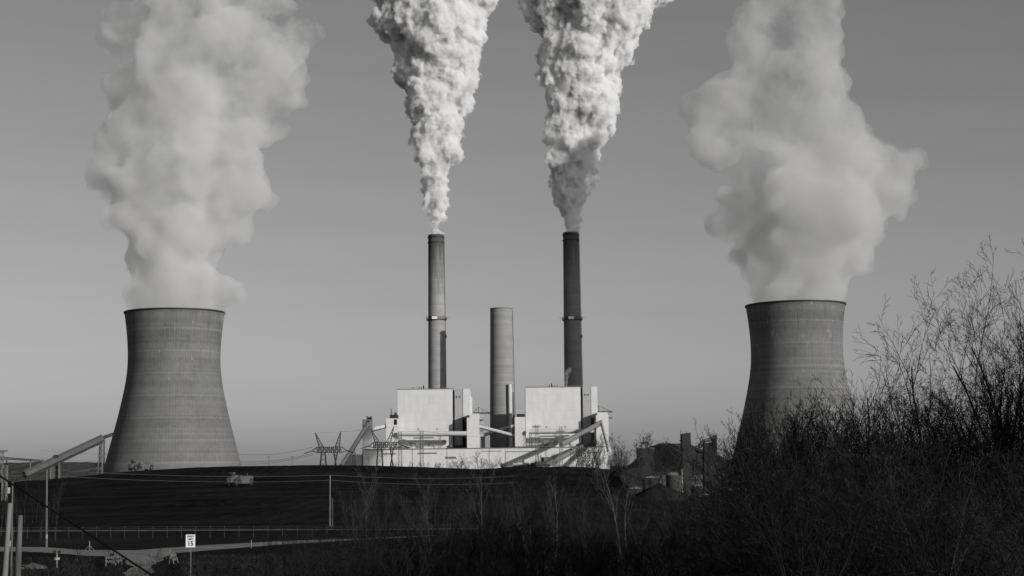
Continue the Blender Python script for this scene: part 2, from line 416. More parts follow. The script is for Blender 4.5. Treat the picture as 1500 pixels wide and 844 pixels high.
# ---------------------------------------------------------------- boiler houses
def pbox(mb, x0, x1, y0, y1, Y, depth, zb=None):       # box with front face at depth Y traced from photo pixels
    py = (y0 + y1) / 2; a = P(x0, py, Y); b = P(x1, py, Y); xm = (x0 + x1) / 2
    zt = P(xm, y0, Y).z; z0 = P(xm, y1, Y).z if zb is None else zb
    return mb.box((a.x, Y, z0), (b.x, Y + depth, zt))
def boiler(label, X, yt, yb, Y0=1760):
    # X: main left, main right, recess right, tower right, far block right, slope right, bay left, bay right
    cx = P((X[0] + X[4]) / 2, 620, Y0).x
    t = thing('boiler_house', label, 'boiler house', (cx, Y0, 0), 'twin white boiler houses')
    pbox(MB(), X[0], X[1], yt + 1, yb, Y0, 62, 0).build('main_block', M['white'], t)
    for fx, fy, w_, h_ in ((.08, 74, 5, 1.6), (.22, 79, 3, 4), (.55, 80, 2, 4), (.8, 76, 7, 1.5), (.36, 58, 2.2, 2.2), (.7, 58, 2.2, 2.2)):
        px_ = X[0] + (X[1] - X[0]) * fx; pbox(MB(), px_, px_ + w_, yt + fy, yt + fy + h_, Y0 - .12, .2).build('louvre', M['gal_dark'], t)
    ra = P(X[0], yt, Y0); rb_ = P(X[1], yt, Y0); rz_ = P((X[0] + X[1]) / 2, yt + 1, Y0).z; rr_ = MB()
    for i in range(25): x = ra.x + (rb_.x - ra.x) * i / 24; rr_.bar((x, Y0 + .3, rz_ + .7), (x, Y0 + .3, rz_ + 1.8), .1)
    rr_.bar((ra.x, Y0 + .3, rz_ + 1.8), (rb_.x, Y0 + .3, rz_ + 1.8), .12); rr_.build('railing', M['mid'], t)
    pbox(MB(), X[1] + .02, X[2] - .02, yt + 3, yb, Y0 + 9, 50, 0).build('recessed_wall', M['gal_dark'], t)  # dark cladding puts the gap's shade into the wall colour
    pbox(MB(), X[2], X[3], yt + .4, 612, Y0, 60).build('stair_block', M['grey_siding'], t)
    pbox(MB(), X[2], X[6], 612.02, yb, Y0, 60, 0).build('stair_block', M['grey_siding'], t)
    pbox(MB(), X[3] + .02, X[4], yt, 612, Y0 - .5, 60).build('end_block', M['white'], t)
    pbox(MB(), X[6] + .02, X[7], 612.02, yb, Y0 + 14, 44, 0).build('open_bay', M['dark_wall'], t)  # solid dark back wall; the shade inside the bay is in its colour
    # coping line and roof clutter
    a = P(X[0], yt, Y0); b = P(X[1], yt, Y0); zt = P((X[0] + X[1]) / 2, yt + 1, Y0).z
    MB().box((a.x - .3, Y0 - .3, zt - .02), (b.x + .1, Y0 + 62, zt + .7)).build('coping', M['mid'], t)
    rnd = random.Random(int(X[0]))
    for k in range(7):
        px = X[0] + (X[1] - X[0]) * rnd.uniform(.25, .95); q = P(px, yt, Y0 + 10)
        h = rnd.uniform(1.0, 2.6)
        MB().cyl((q.x, Y0 + 8 + k, zt), (q.x, Y0 + 8 + k, zt + h), .5, n=10).cyl((q.x, Y0 + 8 + k, zt + h), (q.x, Y0 + 8 + k, zt + h + .3), .9, n=10).build('roof_vent', M['mid'], t)
    q = P(X[0] + (X[1] - X[0]) * .47, yt, Y0 + 6)
    MB().cyl((q.x, Y0 + 6, zt), (q.x, Y0 + 6, zt + 4.5), .7, n=10).cyl((q.x - 2.2, Y0 + 6, zt), (q.x - 2.2, Y0 + 6, zt + 3), .35, n=8).build('roof_pipe', M['dark'], t)
    for k, f in enumerate((.25, .62)):
        q = P(X[2] + (X[3] - X[2]) * f, yt + 12, Y0)
        MB().box((q.x - .6, Y0 - .5, q.z - .8), (q.x + .6, Y0 - .02, q.z + .8)).build('wall_lamp', M['dark'], t)
    # ledge under the open bay and its machinery
    q0 = P(X[6] - 20, yb, Y0); q1 = P(X[7], yb, Y0)
    MB().box((q0.x, Y0 - 5, q0.z - .2), (q1.x, Y0 - .05, q0.z + .7)).build('ledge', M['dark'], t)
    for k in range(9):
        x = q0.x + (q1.x - q0.x) * rnd.uniform(.15, .95); h = rnd.uniform(.8, 2.6); MB().box((x - 1, Y0 - 4, q0.z + .7), (x + 1, Y0 - 1.5, q0.z + .7 + h)).build('machine_unit', M['mid'], t)
    return t
BL = boiler('left white windowless boiler house under the bright steaming stack', (582.4, 663.2, 665.9, 678, 687.7, 691, 677, 684), 569.5, 656)
a = P(687.7, 577, 1790); b = P(691.5, 583, 1790); c = P(691.5, 612, 1790)
mb = MB(); x0 = a.x + .02; x1 = b.x
mb.add([(x0, 1775, 0), (x1, 1775, 0), (x1, 1775, b.z), (x0, 1775, a.z), (x0, 1820, 0), (x1, 1820, 0), (x1, 1820, b.z), (x0, 1820, a.z)], [(0,1,2,3),(1,5,6,2),(5,4,7,6),(4,0,3,7),(3,2,6,7),(0,4,5,1)]).build('lean_to', M['white'], BL)
BR = boiler('right white windowless boiler house in front of the dark stack', (770, 851, 853.8, 866, 875, 875, 866, 873.3), 566.5, 653.5)

def gallery(p, q, r, name, label, mat, legs=(), group='conveyor galleries of the plant', n=16, box=False):
    p = Vector(p); q = Vector(q); c = Vector(((p.x + q.x) / 2, (p.y + q.y) / 2, 0))
    t = thing('conveyor_gallery', label, 'conveyor', c, group)
    d = (q - p).normalized(); sdv = d.cross(Vector((0, 0, 1))).normalized(); u = sdv.cross(d)
    L = (q - p).length; k = max(2, int(L / 9)); rb = MB().cyl(p, q, r, n=n)
    for i in range(k + 1):
        s_ = p + d * (L * i / k); w_ = .25
        rb.cyl(s_ - d * w_, s_ + d * w_, r + .12, n=n)
    rb.build('tube', mat, t, smooth=True)
    cw = MB()
    for s_ in (-1, 1): cw.bar(p + sdv * s_ * (r * .55) - u * (r + .35), q + sdv * s_ * (r * .55) - u * (r + .35), .5)
    cw.build('walkway_beam', M['dark'], t)
    for f in legs:
        s_ = p + (q - p) * f - u * (r + .2); lm = MB()
        w_ = 1.6
        for sx in (-1, 1):
            for sy in (-1, 1): lm.bar((s_.x + sx * w_, s_.y + sy * w_, 0), (s_.x + sx * w_ * .5, s_.y + sy * w_ * .5, s_.z), .35)
        nz_ = int(max(2, s_.z / 5))
        for i in range(nz_):
            z0 = s_.z * i / nz_; z1 = s_.z * (i + 1) / nz_
            lm.bar((s_.x - w_, s_.y - w_, z0), (s_.x + w_, s_.y - w_, z1), .22); lm.bar((s_.x + w_, s_.y + w_, z0), (s_.x - w_, s_.y + w_, z1), .22)
        lm.build('support', M['mid'], t)
    return t
YG = 1735
gallery(P(585, 635, YG), P(683.6, 635, YG), 2.4, '', 'long level pale pipe gallery crossing the face of the left boiler house', M['pipe'], (.02, .33, .6))
gallery(P(775, 632, YG), P(870, 631, YG), 2.2, '', 'long level pale pipe gallery crossing the face of the right boiler house', M['pipe'], (.02, .4))
gallery(P(703, 625, 1745), P(753.5, 638, 1745), 1.7, '', 'pale tube sloping down to the right in front of the idle smokestack', M['pipe'])
gallery(P(703, 638.5, 1775), P(753.5, 623.5, 1775), 1.6, '', 'pale tube rising to the right behind its crossing twin, by the idle smokestack', M['pipe'])
gallery(P(539, 621, 1715), P(500, 682, 1640), 2.0, '', 'steep pale tube running down from the small leftmost transfer tower', M['pipe'], (.55,))
gallery(P(545, 629, 1730), P(566, 623.5, 1745), 1.9, '', 'short pale tube linking the two small transfer towers left of the boilers', M['pipe'])
gallery(P(881.5, 618, 1720), P(822, 651, 1640), 2.3, '', 'dark tube sloping down to the left across the right boiler house', M['gal_dark'])
gallery(P(881.5, 618, 1718), P(893, 664, 1650), 2.1, '', 'steep pale tube dropping from the rightmost transfer tower', M['pipe'], (.97,))
gallery(P(852, 654, 1690), P(800, 681, 1600), 2.1, '', 'low dark tube sloping across the white turbine hall', M['gal_dark'])

def transfer(label, X, Y0, dep, roof=None, door=None, cap=None, extra=None):
    cx = P((X[0] + X[1]) / 2, 630, Y0).x
    t = thing('transfer_tower', label, 'transfer tower', (cx, Y0, 0), 'white conveyor transfer towers')
    pbox(MB(), X[0], X[1], X[2], X[3], Y0, dep, 0).build('wall', M['white'], t)
    if cap: pbox(MB(), *cap, Y0 + 1, dep - 2).build('roof_house', M['white'], t)
    if roof: pbox(MB(), *roof, Y0 + 1, dep - 3).build('roof_unit', M['dark_wall'], t)
    if door: pbox(MB(), *door, Y0 - .08, .3).build('opening', M['black'], t)
    if extra: extra(t)
    return t
def ex_mach(x0, x1, y0, y1, Y):
    def f(t):
        rnd = random.Random(int(x0)); mb = MB()
        for k in range(9):
            a = P(rnd.uniform(x0, x1), y1, Y); b = P(rnd.uniform(x0, x1), rnd.uniform(y0, y1 - 1), Y); mb.bar((a.x, Y + 3, a.z), (b.x, Y + 5, b.z), .5)
        a = P(x0 + 1, y1 - 2.5, Y); b = P(x1 - 1, y1, Y); mb.box((a.x, Y + 3, b.z), (b.x, Y + 6, a.z))
        mb.build('head_machinery', M['dark'], t)
    return f
transfer('leftmost small white transfer tower with a dark doorway high up', (530.8, 545, 614.5, 657), 1720, 10, door=(537.2, 541, 616.5, 623), extra=ex_mach(536, 545, 609, 614.5, 1720))
def ex2(t):
    q = P(573, 599, 1745); z = P(573, 613, 1745).z
    MB().cyl((q.x, 1749, z), (q.x, 1749, q.z), .8, n=10).build('vent_pipe', M['mid'], t)
    q = P(579, 604, 1745); MB().cyl((q.x, 1749, z), (q.x, 1749, q.z), 1.3, n=10).build('vent_pipe', M['dark'], t)
transfer('white transfer tower touching the left side of the left boiler house', (565.6, 582.2, 613, 657), 1740, 18, roof=(571, 582.2, 607.5, 613), door=(577, 581.5, 614.5, 622.5), extra=ex2)
def ex3(t):
    for yy in (614, 630):
        a = P(702, yy, 1742); b = P(708, yy + 1.8, 1742); MB().box((a.x, 1743, b.z), (b.x, 1749, a.z)).build('bracket', M['mid'], t)
    a = P(702.5, 607, 1745); b = P(708, 622, 1745); MB().box((a.x, 1746, b.z), (b.x, 1756, a.z)).build('side_housing', M['grey_siding'], t)
transfer('tall white transfer tower touching the right side of the left boiler house', (684, 702.3, 612, 656), 1740, 18, cap=(688, 702.3, 606, 612), extra=ex3)
transfer('white transfer tower with dark roof unit, left side of the right boiler house', (754.3, 769.8, 611, 655), 1740, 18, roof=(757, 769, 606.5, 611))
def ex4(t):
    a = P(891.8, 611.5, 1742); b = P(896.5, 613, 1742); MB().box((a.x, 1743, b.z), (b.x, 1746, a.z)).build('bracket', M['dark'], t)
transfer('tall white transfer tower at the right end of the plant', (873.5, 891.6, 608, 653), 1742, 18, cap=(875, 890, 604, 608), extra=ex4)

# dark passage and screens between the towers
t = thing('pump_house', 'small dark pump house beside the crossing pale tubes', 'pump house', P(706.5, 650, 1752)[:2] + (0,))
pbox(MB(), 704.5, 710.5, 640, 656, 1752, 9, 0).build('wall', M['dark_wall'], t); pbox(MB(), 704, 711, 639.2, 640, 1751, 11).build('roof', M['mid'], t)

# turbine hall
t = thing('turbine_hall', 'long low white turbine hall stretching along the foot of the plant', 'turbine hall', (P(700, 670, 1700).x, 1700, 0))
pbox(MB(), 532, 889, 657, 690, 1700, 34, 0).build('wall', M['white'], t)
pbox(MB(), 531.5, 889.5, 656, 656.95, 1699, 36).build('roof_edge', M['mid'], t)
pbox(MB(), 506, 531.5, 666, 690, 1702, 28, 0).build('annex', M['grey_siding'], t)
for x0 in (561, 604, 655, 717, 741, 800, 858): pbox(MB(), x0, x0 + .3, 658, 690, 1699.5, .45, 0).build('downpipe', M['galv'], t)
for x0, x1, y0, y1 in ((612, 640, 663, 665), (705, 735, 660.5, 661.4), (560, 580, 664, 666), (742, 790, 661, 662), (652, 668, 669, 672), (860, 880, 662, 664)):
    pbox(MB(), x0, x1, y0, y1, 1699.6, .35).build('louvre', M['mid'], t)

# catwalks and hung screens on the boiler faces
def catwalk(label, x0, x1, y, sx0, sx1, Y=1728):
    t = thing('steel_catwalk', label, 'catwalk', (P((x0 + x1) / 2, y, Y).x, Y, 0), 'catwalks in front of the boilers')
    MB().truss(P(x0, y, Y), P(x1, y, Y), 2.2, 2.0, 14, .32).build('girder', M['mid'], t)
    pbox(MB(), sx0, sx1, y - 5.5, y + 4.2, Y - 2, .7).build('screen', M['gal_dark'], t)
    for f in (.02, .34, .66, .98):
        a = P(x0 + (x1 - x0) * f, y, Y); MB().truss((a.x, Y, 0), (a.x, Y, a.z), 1.6, 1.6, 14, .28, up=Vector((0, 1, 0))).build('mast', M['mid'], t)
    pbox(MB(), x0 + 20, x1 - 2, y - 12, y - 10, Y + 3, 2).build('platform', M['mid'], t)
catwalk('steel catwalk with a dark screen at the foot of the left boiler house', 585, 637, 652.5, 608.7, 614.8)
catwalk('steel catwalk with a dark screen at the foot of the right boiler house', 770, 836, 650, 796.5, 803.8)

# construction cranes behind
def crane(label, ax, ay, lx, rx, y, Y=1850):
    c = P(ax, ay, Y); l = P(lx, y, Y); r = P(rx, y, Y)
    t = thing('tower_crane', label, 'crane', (c.x, Y, 0), 'cranes behind the plant')
    MB().truss((c.x, Y, 0), (c.x, Y, l.z), 2, 2, 24, .35, up=Vector((0, 1, 0))).build('mast', M['mid'], t)
    mb = MB(); mb.truss((l.x, Y, l.z), (r.x, Y, l.z), 1.4, 1.4, 14, .35); mb.build('jib', M['dark'], t)
    mb = MB()
    for e in (l, r): mb.bar((c.x, Y, c.z), (e.x, Y, l.z), .35)
    mb.bar((c.x, Y, l.z), (c.x, Y, c.z), .5)
    for f in (.35, .65):
        for e in (l, r): mb.bar((c.x + (e.x - c.x) * f, Y, l.z), (c.x + (e.x - c.x) * f, Y, c.z + (l.z - c.z) * f), .25)
    mb.build('tie_frame', M['dark'], t)
crane('crane jib between the left boiler house and the idle smokestack', 700.7, 596.5, 692, 718, 605.5)
crane('crane jib showing right of the right boiler house', 877, 594.5, 868, 897, 603.5)

# ---------------------------------------------------------------- lattice line towers
def hframe(label, px, Y, yg, half, horns, ybase=700):
    m = mpp(Y); c = P(px, yg, Y); hw = half * m
    t = thing('lattice_pylon', label, 'pylon', (c.x, Y, 0), 'dark lattice pylons before the plant')
    g = MB().truss((c.x - hw * .72, Y, c.z), (c.x + hw * .72, Y, c.z), 3.6, 3.6, 12, .42)
    for s in (-1, 1):
        for k in (-1, 1): 
            for kk in (-1, 1): g.bar((c.x + s * hw * .72, Y + k * 1.8, c.z + kk * 1.8), (c.x + s * hw, Y, c.z - .6), .42)
        g.cyl((c.x + s * hw, Y, c.z - .6), (c.x + s * (hw + 5), Y - 2, c.z - 2.2), .35, n=6)
    g.build('cross_girder', M['dark'], t)
    for (bx, tx, ty) in horns:
        b = P(bx, yg - 3, Y); e = P(tx, ty, Y); h = MB()
        for dx in (-1, 1):
            for dy in (-1, 1): h.bar((b.x + dx * 1.5, Y + dy * 1.5, c.z + 1.6), (e.x, Y, e.z), .32)
        for i in range(5):
            f0 = i / 6; f1 = (i + 1) / 6; A = lambda f, sx: (b.x + (e.x - b.x) * f + sx * 1.5 * (1 - f), Y, c.z + 1.6 + (e.z - c.z - 1.6) * f)
            h.bar(A(f0, -1), A(f1, 1), .22); h.bar(A(f0, 1), A(f1, -1), .22)
        h.build('horn', M['dark'], t)
    for s in (-1, 1):
        lg = MB(); x = c.x + s * hw * .36
        for dx, spread in ((-1, .62), (1, .08)):
            x1 = c.x + s * hw * spread
            for dy in (-1, 1): lg.bar((x + dx * 1.2, Y + dy * 1.3, c.z - 1.8), (x1 if dx * s < 0 or True else x, Y + dy * 4, 0), .42)
        nn = 7
        for i in range(nn):
            f0 = i / nn; f1 = (i + 1) / nn; zz = lambda f: c.z - 1.8 - (c.z - 1.8) * f
            xa = lambda f: x - 1.2 + (c.x + s * hw * .62 - x + 1.2) * f; xb = lambda f: x + 1.2 + (c.x + s * hw * .08 - x - 1.2) * f
            lg.bar((xa(f0), Y, zz(f0)), (xb(f1), Y, zz(f1)), .2); lg.bar((xb(f0), Y, zz(f0)), (xa(f1), Y, zz(f1)), .2)
        lg.build('leg', M['dark'], t)
    return t
hframe('dark lattice pylon with two horns, alone against the sky left of the plant', 482.5, 1100, 659, 25, ((471, 461.5, 634), (494, 499, 632)))
hframe('dark lattice pylon with two horns, in front of the leftmost transfer towers', 565, 1120, 652, 24.5, ((553, 543, 628), (569, 577, 625)))
def mast(label, px, yt, Y, wd, mat='mid', arms=()):
    a = P(px, yt, Y); t = thing('lattice_mast', label, 'mast', (a.x, Y, 0), 'lattice masts of the switchyard')
    MB().truss((a.x, Y, 0), (a.x, Y, a.z), wd, wd, max(8, int(a.z / 2.2)), .26, up=Vector((0, 1, 0))).build('shaft', M[mat], t)
    for (dy, hw) in arms:
        z = P(px, yt + dy, Y).z; MB().truss((a.x - hw, Y, z), (a.x + hw, Y, z), .9, .9, 8, .22).build('crossarm', M[mat], t)
mast('lattice mast under the left end of the left level gallery', 586, 632, 1130, 2.3)
mast('lattice mast right of the dark screen on the left boiler house', 617.5, 630, 1130, 2.3)
mast('lattice mast at the left of the right boiler house with two short arms', 786, 622, 1130, 2.2, arms=((3, 3), (20, 3)))
mast('lattice mast before the middle of the right boiler house', 821, 624, 1130, 2.0, arms=((8, 3),))
mast('slim lattice mast left of the left cooling tower', 150, 640, 1330, 3.4)

# ---------------------------------------------------------------- left side: long inclined conveyor
gal = gallery(P(36, 695, 1120), P(149, 642, 1165), 2.6, '', 'long inclined coal conveyor on the left, climbing toward the left cooling tower', M['gal_grey'], (.97,), n=6)
t = thing('cable_bridge', 'thin truss bridge joining the long inclined conveyor to the cooling tower', 'truss bridge', P(158, 640, 1190)[:2] + (0,))
MB().truss(P(149, 642, 1169), P(167.5, 635.5, 1222), 1.6, 1.6, 8, .3).build('girder', M['dark'], t)
t = thing('conveyor_pier', 'pale concrete pier standing under the long inclined conveyor', 'pier', (P(80, 690, 1138).x, 1138, 0))
pbox(MB(), 74, 86, 682, 704, 1138, 5, 0).build('pier_wall', M['gal_grey'], t)
for xx in (74, 86): pbox(MB(), xx - .6, xx + .6, 678, 704, 1135, 1.6, 0).build('post', M['mid'], t)
t = thing('drive_house', 'small dark machine perched on the long inclined conveyor', 'drive unit', P(82, 670, 1138))
q = P(82, 670.5, 1138); MB().box((q.x - 2.0, 1136, q.z - .6), (q.x + 2.0, 1140, q.z + .9)).cyl((q.x - 1.6, 1138, q.z + 1.1), (q.x + 1.6, 1138, q.z + 1.1), .8, n=10).build('housing', M['dark'], t)
mast('lattice mast with a small platform cut by the left photo edge', 1, 660, 900, 2.6, arms=((1, 4), (13, 5)))
mast('short pale lattice mast beside the left edge, below the hills', 7.5, 682, 500, 1.2, 'mid')
t = thing('pipe_bridge', 'thin grey pipe bridge at the left edge above the wooded hill', 'pipe bridge', P(30, 673, 1500)[:2] + (0,))
MB().truss(P(-30, 668.5, 1500), P(64, 675.5, 1500), 1.6, 2, 26, .4).build('girder', M['dark'], t)
for f in (10, 45): 
    a = P(f, 672, 1500); MB().bar((a.x, 1500, 0), (a.x, 1500, a.z), .8).build('support', M['mid'], t)

# ---------------------------------------------------------------- right side: coal unloading towers
YR = 560
def bridge(): pass
t = thing('bin_tower', 'plain dark bin tower standing alone, left of the twin dark columns', 'bin tower', (P(1007, 690, YR).x, YR, 0))
a = P(1000.3, 690, YR); b = P(1013, 690, YR); z0 = P(1000.3, 635.5, YR).z; z1 = P(1013, 633.5, YR).z
MB().add([(a.x, YR, 0), (b.x, YR, 0), (b.x, YR, z1), (a.x, YR, z0), (a.x, YR + 6, 0), (b.x, YR + 6, 0), (b.x, YR + 6, z1), (a.x, YR + 6, z0)], [(0,1,2,3),(1,5,6,2),(5,4,7,6),(4,0,3,7),(3,2,6,7),(0,4,5,1)]).build('wall', M['dark_wall'], t)
pb = MB(); q = P(996.5, 645, YR); pb.box((q.x, YR + 1, q.z - .25), (a.x - .01, YR + 3, q.z + .1)); pb.build('platform', M['dark'], t)
hd = MB()
for x, h in ((998, 5), (1001, 3), (1005.5, 4), (1009, 2.5)):
    q = P(x, 634.5, YR); hd.bar((q.x, YR + 2, q.z - .6), (q.x + random.uniform(-.5, .5), YR + 2, q.z + h * .25), .12)
hd.build('lightning_rod', M['dark'], t)
MB().bar((a.x - .3, YR - .3, 0), (a.x - .3, YR - .3, P(1000, 687, YR).z), .25).build('downpipe', M['galv'], t)
t = thing('column_tower', 'twin dark columns under a truss head, left of the right cooling tower', 'column tower', (P(1041, 690, YR).x, YR, 0))
for x0, x1, yt in ((1031.5, 1038.5, 649), (1040, 1043.2, 648), (1044.8, 1050, 643)):
    mb = MB(); a = P(x0, 690, YR + 2); b = P(x1, 690, YR + 2); zt = P(x0, yt, YR).z
    w2 = .35; mb.add([(a.x - w2, YR, 0), (b.x + w2 * 2, YR, 0), (b.x, YR + .5, zt), (a.x, YR + .5, zt), (a.x - w2, YR + 4, 0), (b.x + w2 * 2, YR + 4, 0), (b.x, YR + 4, zt), (a.x, YR + 4, zt)], [(0,1,2,3),(1,5,6,2),(5,4,7,6),(4,0,3,7),(3,2,6,7),(0,4,5,1)])
    mb.build('column', M['dark_wall'], t)
th = MB(); th.truss(P(1030, 647, YR + 2), P(1050, 640, YR + 2), .9, 2, 5, .22); th.truss(P(1048.5, 650, YR + 2), P(1048.5, 637, YR + 2), .5, .5, 4, .18, up=Vector((0, 1, 0)))
th.build('truss_head', M['dark'], t)
t = thing('truss_footbridge', 'dark trussed conveyor bridge between the bin tower and twin columns', 'conveyor bridge', (P(1022, 670, YR).x, YR, 0))
MB().truss(P(1013.1, 658, YR + 2), P(1024, 655, YR + 2), 1.1, 1.6, 4, .2).truss(P(1024, 655, YR + 2), P(1031.4, 645, YR + 2), 1.1, 1.6, 3, .2).build('upper_truss', M['dark'], t)
a = P(1013.1, 664.5, YR); b = P(1031.4, 663, YR); z0 = P(1022, 674, YR).z
MB().box((a.x, YR + 1, z0), (b.x, YR + 3.4, a.z)).build('enclosed_deck', M['dark_wall'], t)
MB().truss(P(1013.1, 692, YR + 2), P(1031.4, 688, YR + 2), .9, 1.6, 5, .2).bar(P(1013.1, 675, YR + 2), P(1031.4, 672, YR + 2), .2).build('lower_truss', M['dark'], t)
# suspended line
def wire(pts, r, label, name='overhead_wire', mat=None, group=None, sag=0):
    mb = MB()
    for p, q in zip(pts, pts[1:]):
        p = Vector(p); q = Vector(q); n = 10; L = [p + (q - p) * (i / n) - Vector((0, 0, sag * 4 * (i / n) * (1 - i / n))) for i in range(n + 1)]
        for u, v in zip(L, L[1:]): mb.cyl(u, v, r, n=5, cap=False)
    o = mb.build(name, mat or M['wire'], None, loc=tuple(Vector(pts[0])))
    return tag(o, label, 'wire', group)
wire([P(1013, 633, YR + 3), P(1086, 632.5, YR + 60)], .07, 'thin level line from the bin tower toward the right cooling tower', mat=M['galv'])
t = thing('switch_house', 'square dark building with a T-shaped mast on its roof, among the bare trees', 'building', (P(947, 675, 900).x, 900, 0))
pbox(MB(), 935, 959, 657, 700, 900, 12, 0).build('wall', M['dark'], t)
pbox(MB(), 934.5, 959.5, 656, 656.98, 899.5, 13).build('roof', M['mid'], t)
q = P(943, 648.5, 905); zb = P(943, 656, 900).z
mb = MB()
for dx in (-1.1, 1.1): mb.bar((q.x + dx, 905, zb), (q.x + dx, 905, q.z), .35)
mb.box((q.x - 2.6, 904.5, q.z - .2), (q.x + 2.6, 905.5, q.z + .3)); mb.build('roof_mast', M['dark'], t)
# pale tanks and yard sheds showing through the trees
def tank(px, py, w_, h_, Y, label, dome=True):
    a = P(px, py, Y); r = w_ * mpp(Y) / 2; t = thing('storage_tank', label, 'tank', (a.x, Y, 0), 'storage tanks in the yard'); z = a.z
    MB().cyl((a.x, Y, 0), (a.x, Y, z - h_ * mpp(Y)), r, n=28).build('shell', M['dark_wall'], t, smooth=True)
    MB().lathe([(r + .1, z - h_ * mpp(Y)), (r * .75, z - h_ * mpp(Y) * .35), (.05, z)], 28, (a.x, Y, 0)).build('dome', M['mid'], t, smooth=True)
tank(985, 691, 20, 5, 520, 'wide low pale domed tank left of the dark bin tower')
def shed(x0, x1, y0, Y, label, mat='dark_wall', yb=None):
    t = thing('yard_shed', label, 'shed', (P((x0 + x1) / 2, y0, Y).x, Y, 0), 'sheds in the yard')
    pbox(MB(), x0, x1, y0, y0 + 8, Y, 8, 0).build('wall', M[mat], t)
    a = P(x0 - .5, y0, Y); b = P(x1 + .5, y0, Y); z = P((x0 + x1) / 2, y0, Y).z; c = P((x0 + x1) / 2, y0 - 3, Y).z
    MB().add([(a.x, Y - .4, z), (b.x, Y - .4, z), ((a.x + b.x) / 2, Y - .4, c), (a.x, Y + 8.4, z), (b.x, Y + 8.4, z), ((a.x + b.x) / 2, Y + 8.4, c)], [(0,1,2),(3,5,4),(0,2,5,3),(2,1,4,5),(0,3,4,1)]).build('roof', M['gal_dark'], t)
    pbox(MB(), x0 + (x1 - x0) * .3, x0 + (x1 - x0) * .55, y0 + 1.5, y0 + 8, Y - .06, .1, .02).build('door', M['black'], t)
shed(922, 941, 716, 470, 'small gable shed low in the yard behind the bare trees')
shed(945, 963, 700, 540, 'larger dark gable shed left of the wide domed tank', 'dark_wall')
shed(1017, 1029, 712, 500, 'small gable shed seen between the bin tower and the twin columns')
# ---------------------------------------------------------------- ground
def gz(x, y):
    b = 7.0 * max(0.0, min(1.0, 1 - y / 110.0))
    b += .25 * noise.noise((x * .05, y * .05, 0)) * (1 if y < 700 else 0) * max(0, min(1, (x - 30 + 0 * y) / 20))
    hx, hy = x - 92, y - 14
    b += 33 * math.exp(-(hx * hx / 1500 + hy * hy / 3200)) * max(0, min(1, (x - 22 - .36 * max(y, 0)) / 25))  # added bank out of view to the right, shaped to shade the thicket
    return b
def sheet(name, x0, x1, ys, nx, zf, mat, kind, label=None, cat=None):
    vs = []; fs = []
    for y in ys:
        for i in range(nx + 1):
            x = x0(y) + (x1(y) - x0(y)) * i / nx; vs.append((x, y, zf(x, y)))
    for j in range(len(ys) - 1):
        for i in range(nx): k = j * (nx + 1) + i; fs.append((k, k + 1, k + nx + 2, k + nx + 1))
    mb = MB(); mb.v = vs; mb.f = fs; o = mb.build(name, mat, None, smooth=True)
    tag(o, label, cat, None, kind); return o
q = NT('dark_winter_ground')
g1 = q.noise(.03, 6, .65); g2 = q.noise(.6, 6, .7); g3 = q.noise(.012, 3, .5)
gc = q.math('MULTIPLY_ADD', g1, .05, .004); gc = q.math('ADD', gc, q.math('MULTIPLY', q.math('SUBTRACT', g2, .5), .06)); gc = q.math('MULTIPLY', gc, q.map(g3, .35, .65, .6, 1.15))
q.grey(gc).rough(1, 0).bump(g2, .25); M['ground'] = q.m
ys = [-400, -60, 0, 10, 20] + list(range(30, 260, 8)) + [300, 360, 450, 600, 900, 1400, 2200, 4000, 8000, 20000]
sheet('ground', lambda y: -max(300, y * .9 + 200), lambda y: max(300, y * .9 + 200), ys, 130, gz, M['ground'], 'structure')

# wooded hills
q = NT('wooded_hill'); h1 = q.noise(.02, 6, .75); h2 = q.noise(.15, 3, .6)
q.grey(q.math('ADD', q.map(h1, .3, .7, .045, .09), q.math('MULTIPLY', q.math('SUBTRACT', h2, .5), .07))).rough(.95, .05); q.bump(h2, 6.0); M['hill'] = q.m
def ridge(name, pts, Y, depth, seed):
    ps = [P(px, py, Y) for px, py in pts]; n = 800; vs = []; fs = []; rows = 9
    xs = [p.x for p in ps]; zs = [p.z for p in ps]
    for j in range(rows):
        f = j / (rows - 1); prof = math.sin(min(1, f * 1.15) * math.pi / 2) if f < .87 else 1 - (f - .87) * 2
        for i in range(n + 1):
            x = xs[0] + (xs[-1] - xs[0]) * i / n; z = float(np.interp(x, xs, zs)) * prof
            z *= 1 + .05 * noise.noise((x * .004, seed, f * 2)); z += (noise.noise((x * .05, seed * 2, f * 9)) * 3.0 + noise.noise((x * .16, seed * 2, f * 9)) * 2.6 + noise.noise((x * .5, seed * 3, f * 9)) * 2.2) * (Y / 4000) * (1 if f > 0 else 0)
            vs.append((x, Y - depth + depth * 1.3 * f, max(z, -3) if j else -3))
    for j in range(rows - 1):
        for i in range(n): k = j * (n + 1) + i; fs.append((k, k + 1, k + n + 2, k + n + 1))
    mb = MB(); mb.v = vs; mb.f = fs; tag(mb.build(name, M['hill'], None, smooth=True), kind='structure')
ridge('hills', [(-400, 682), (-100, 679), (0, 679), (60, 677), (120, 678), (170, 682), (230, 687), (330, 690), (420, 689), (520, 689), (700, 687)], 4300, 900, 1)
ridge('hills', [(640, 688), (800, 686), (880, 685), (925, 682), (945, 668), (958, 653), (975, 649), (1000, 651), (1018, 658), (1040, 676), (1060, 684), (1100, 685), (1260, 683), (1400, 680), (1560, 678), (1900, 680)], 3000, 700, 5)

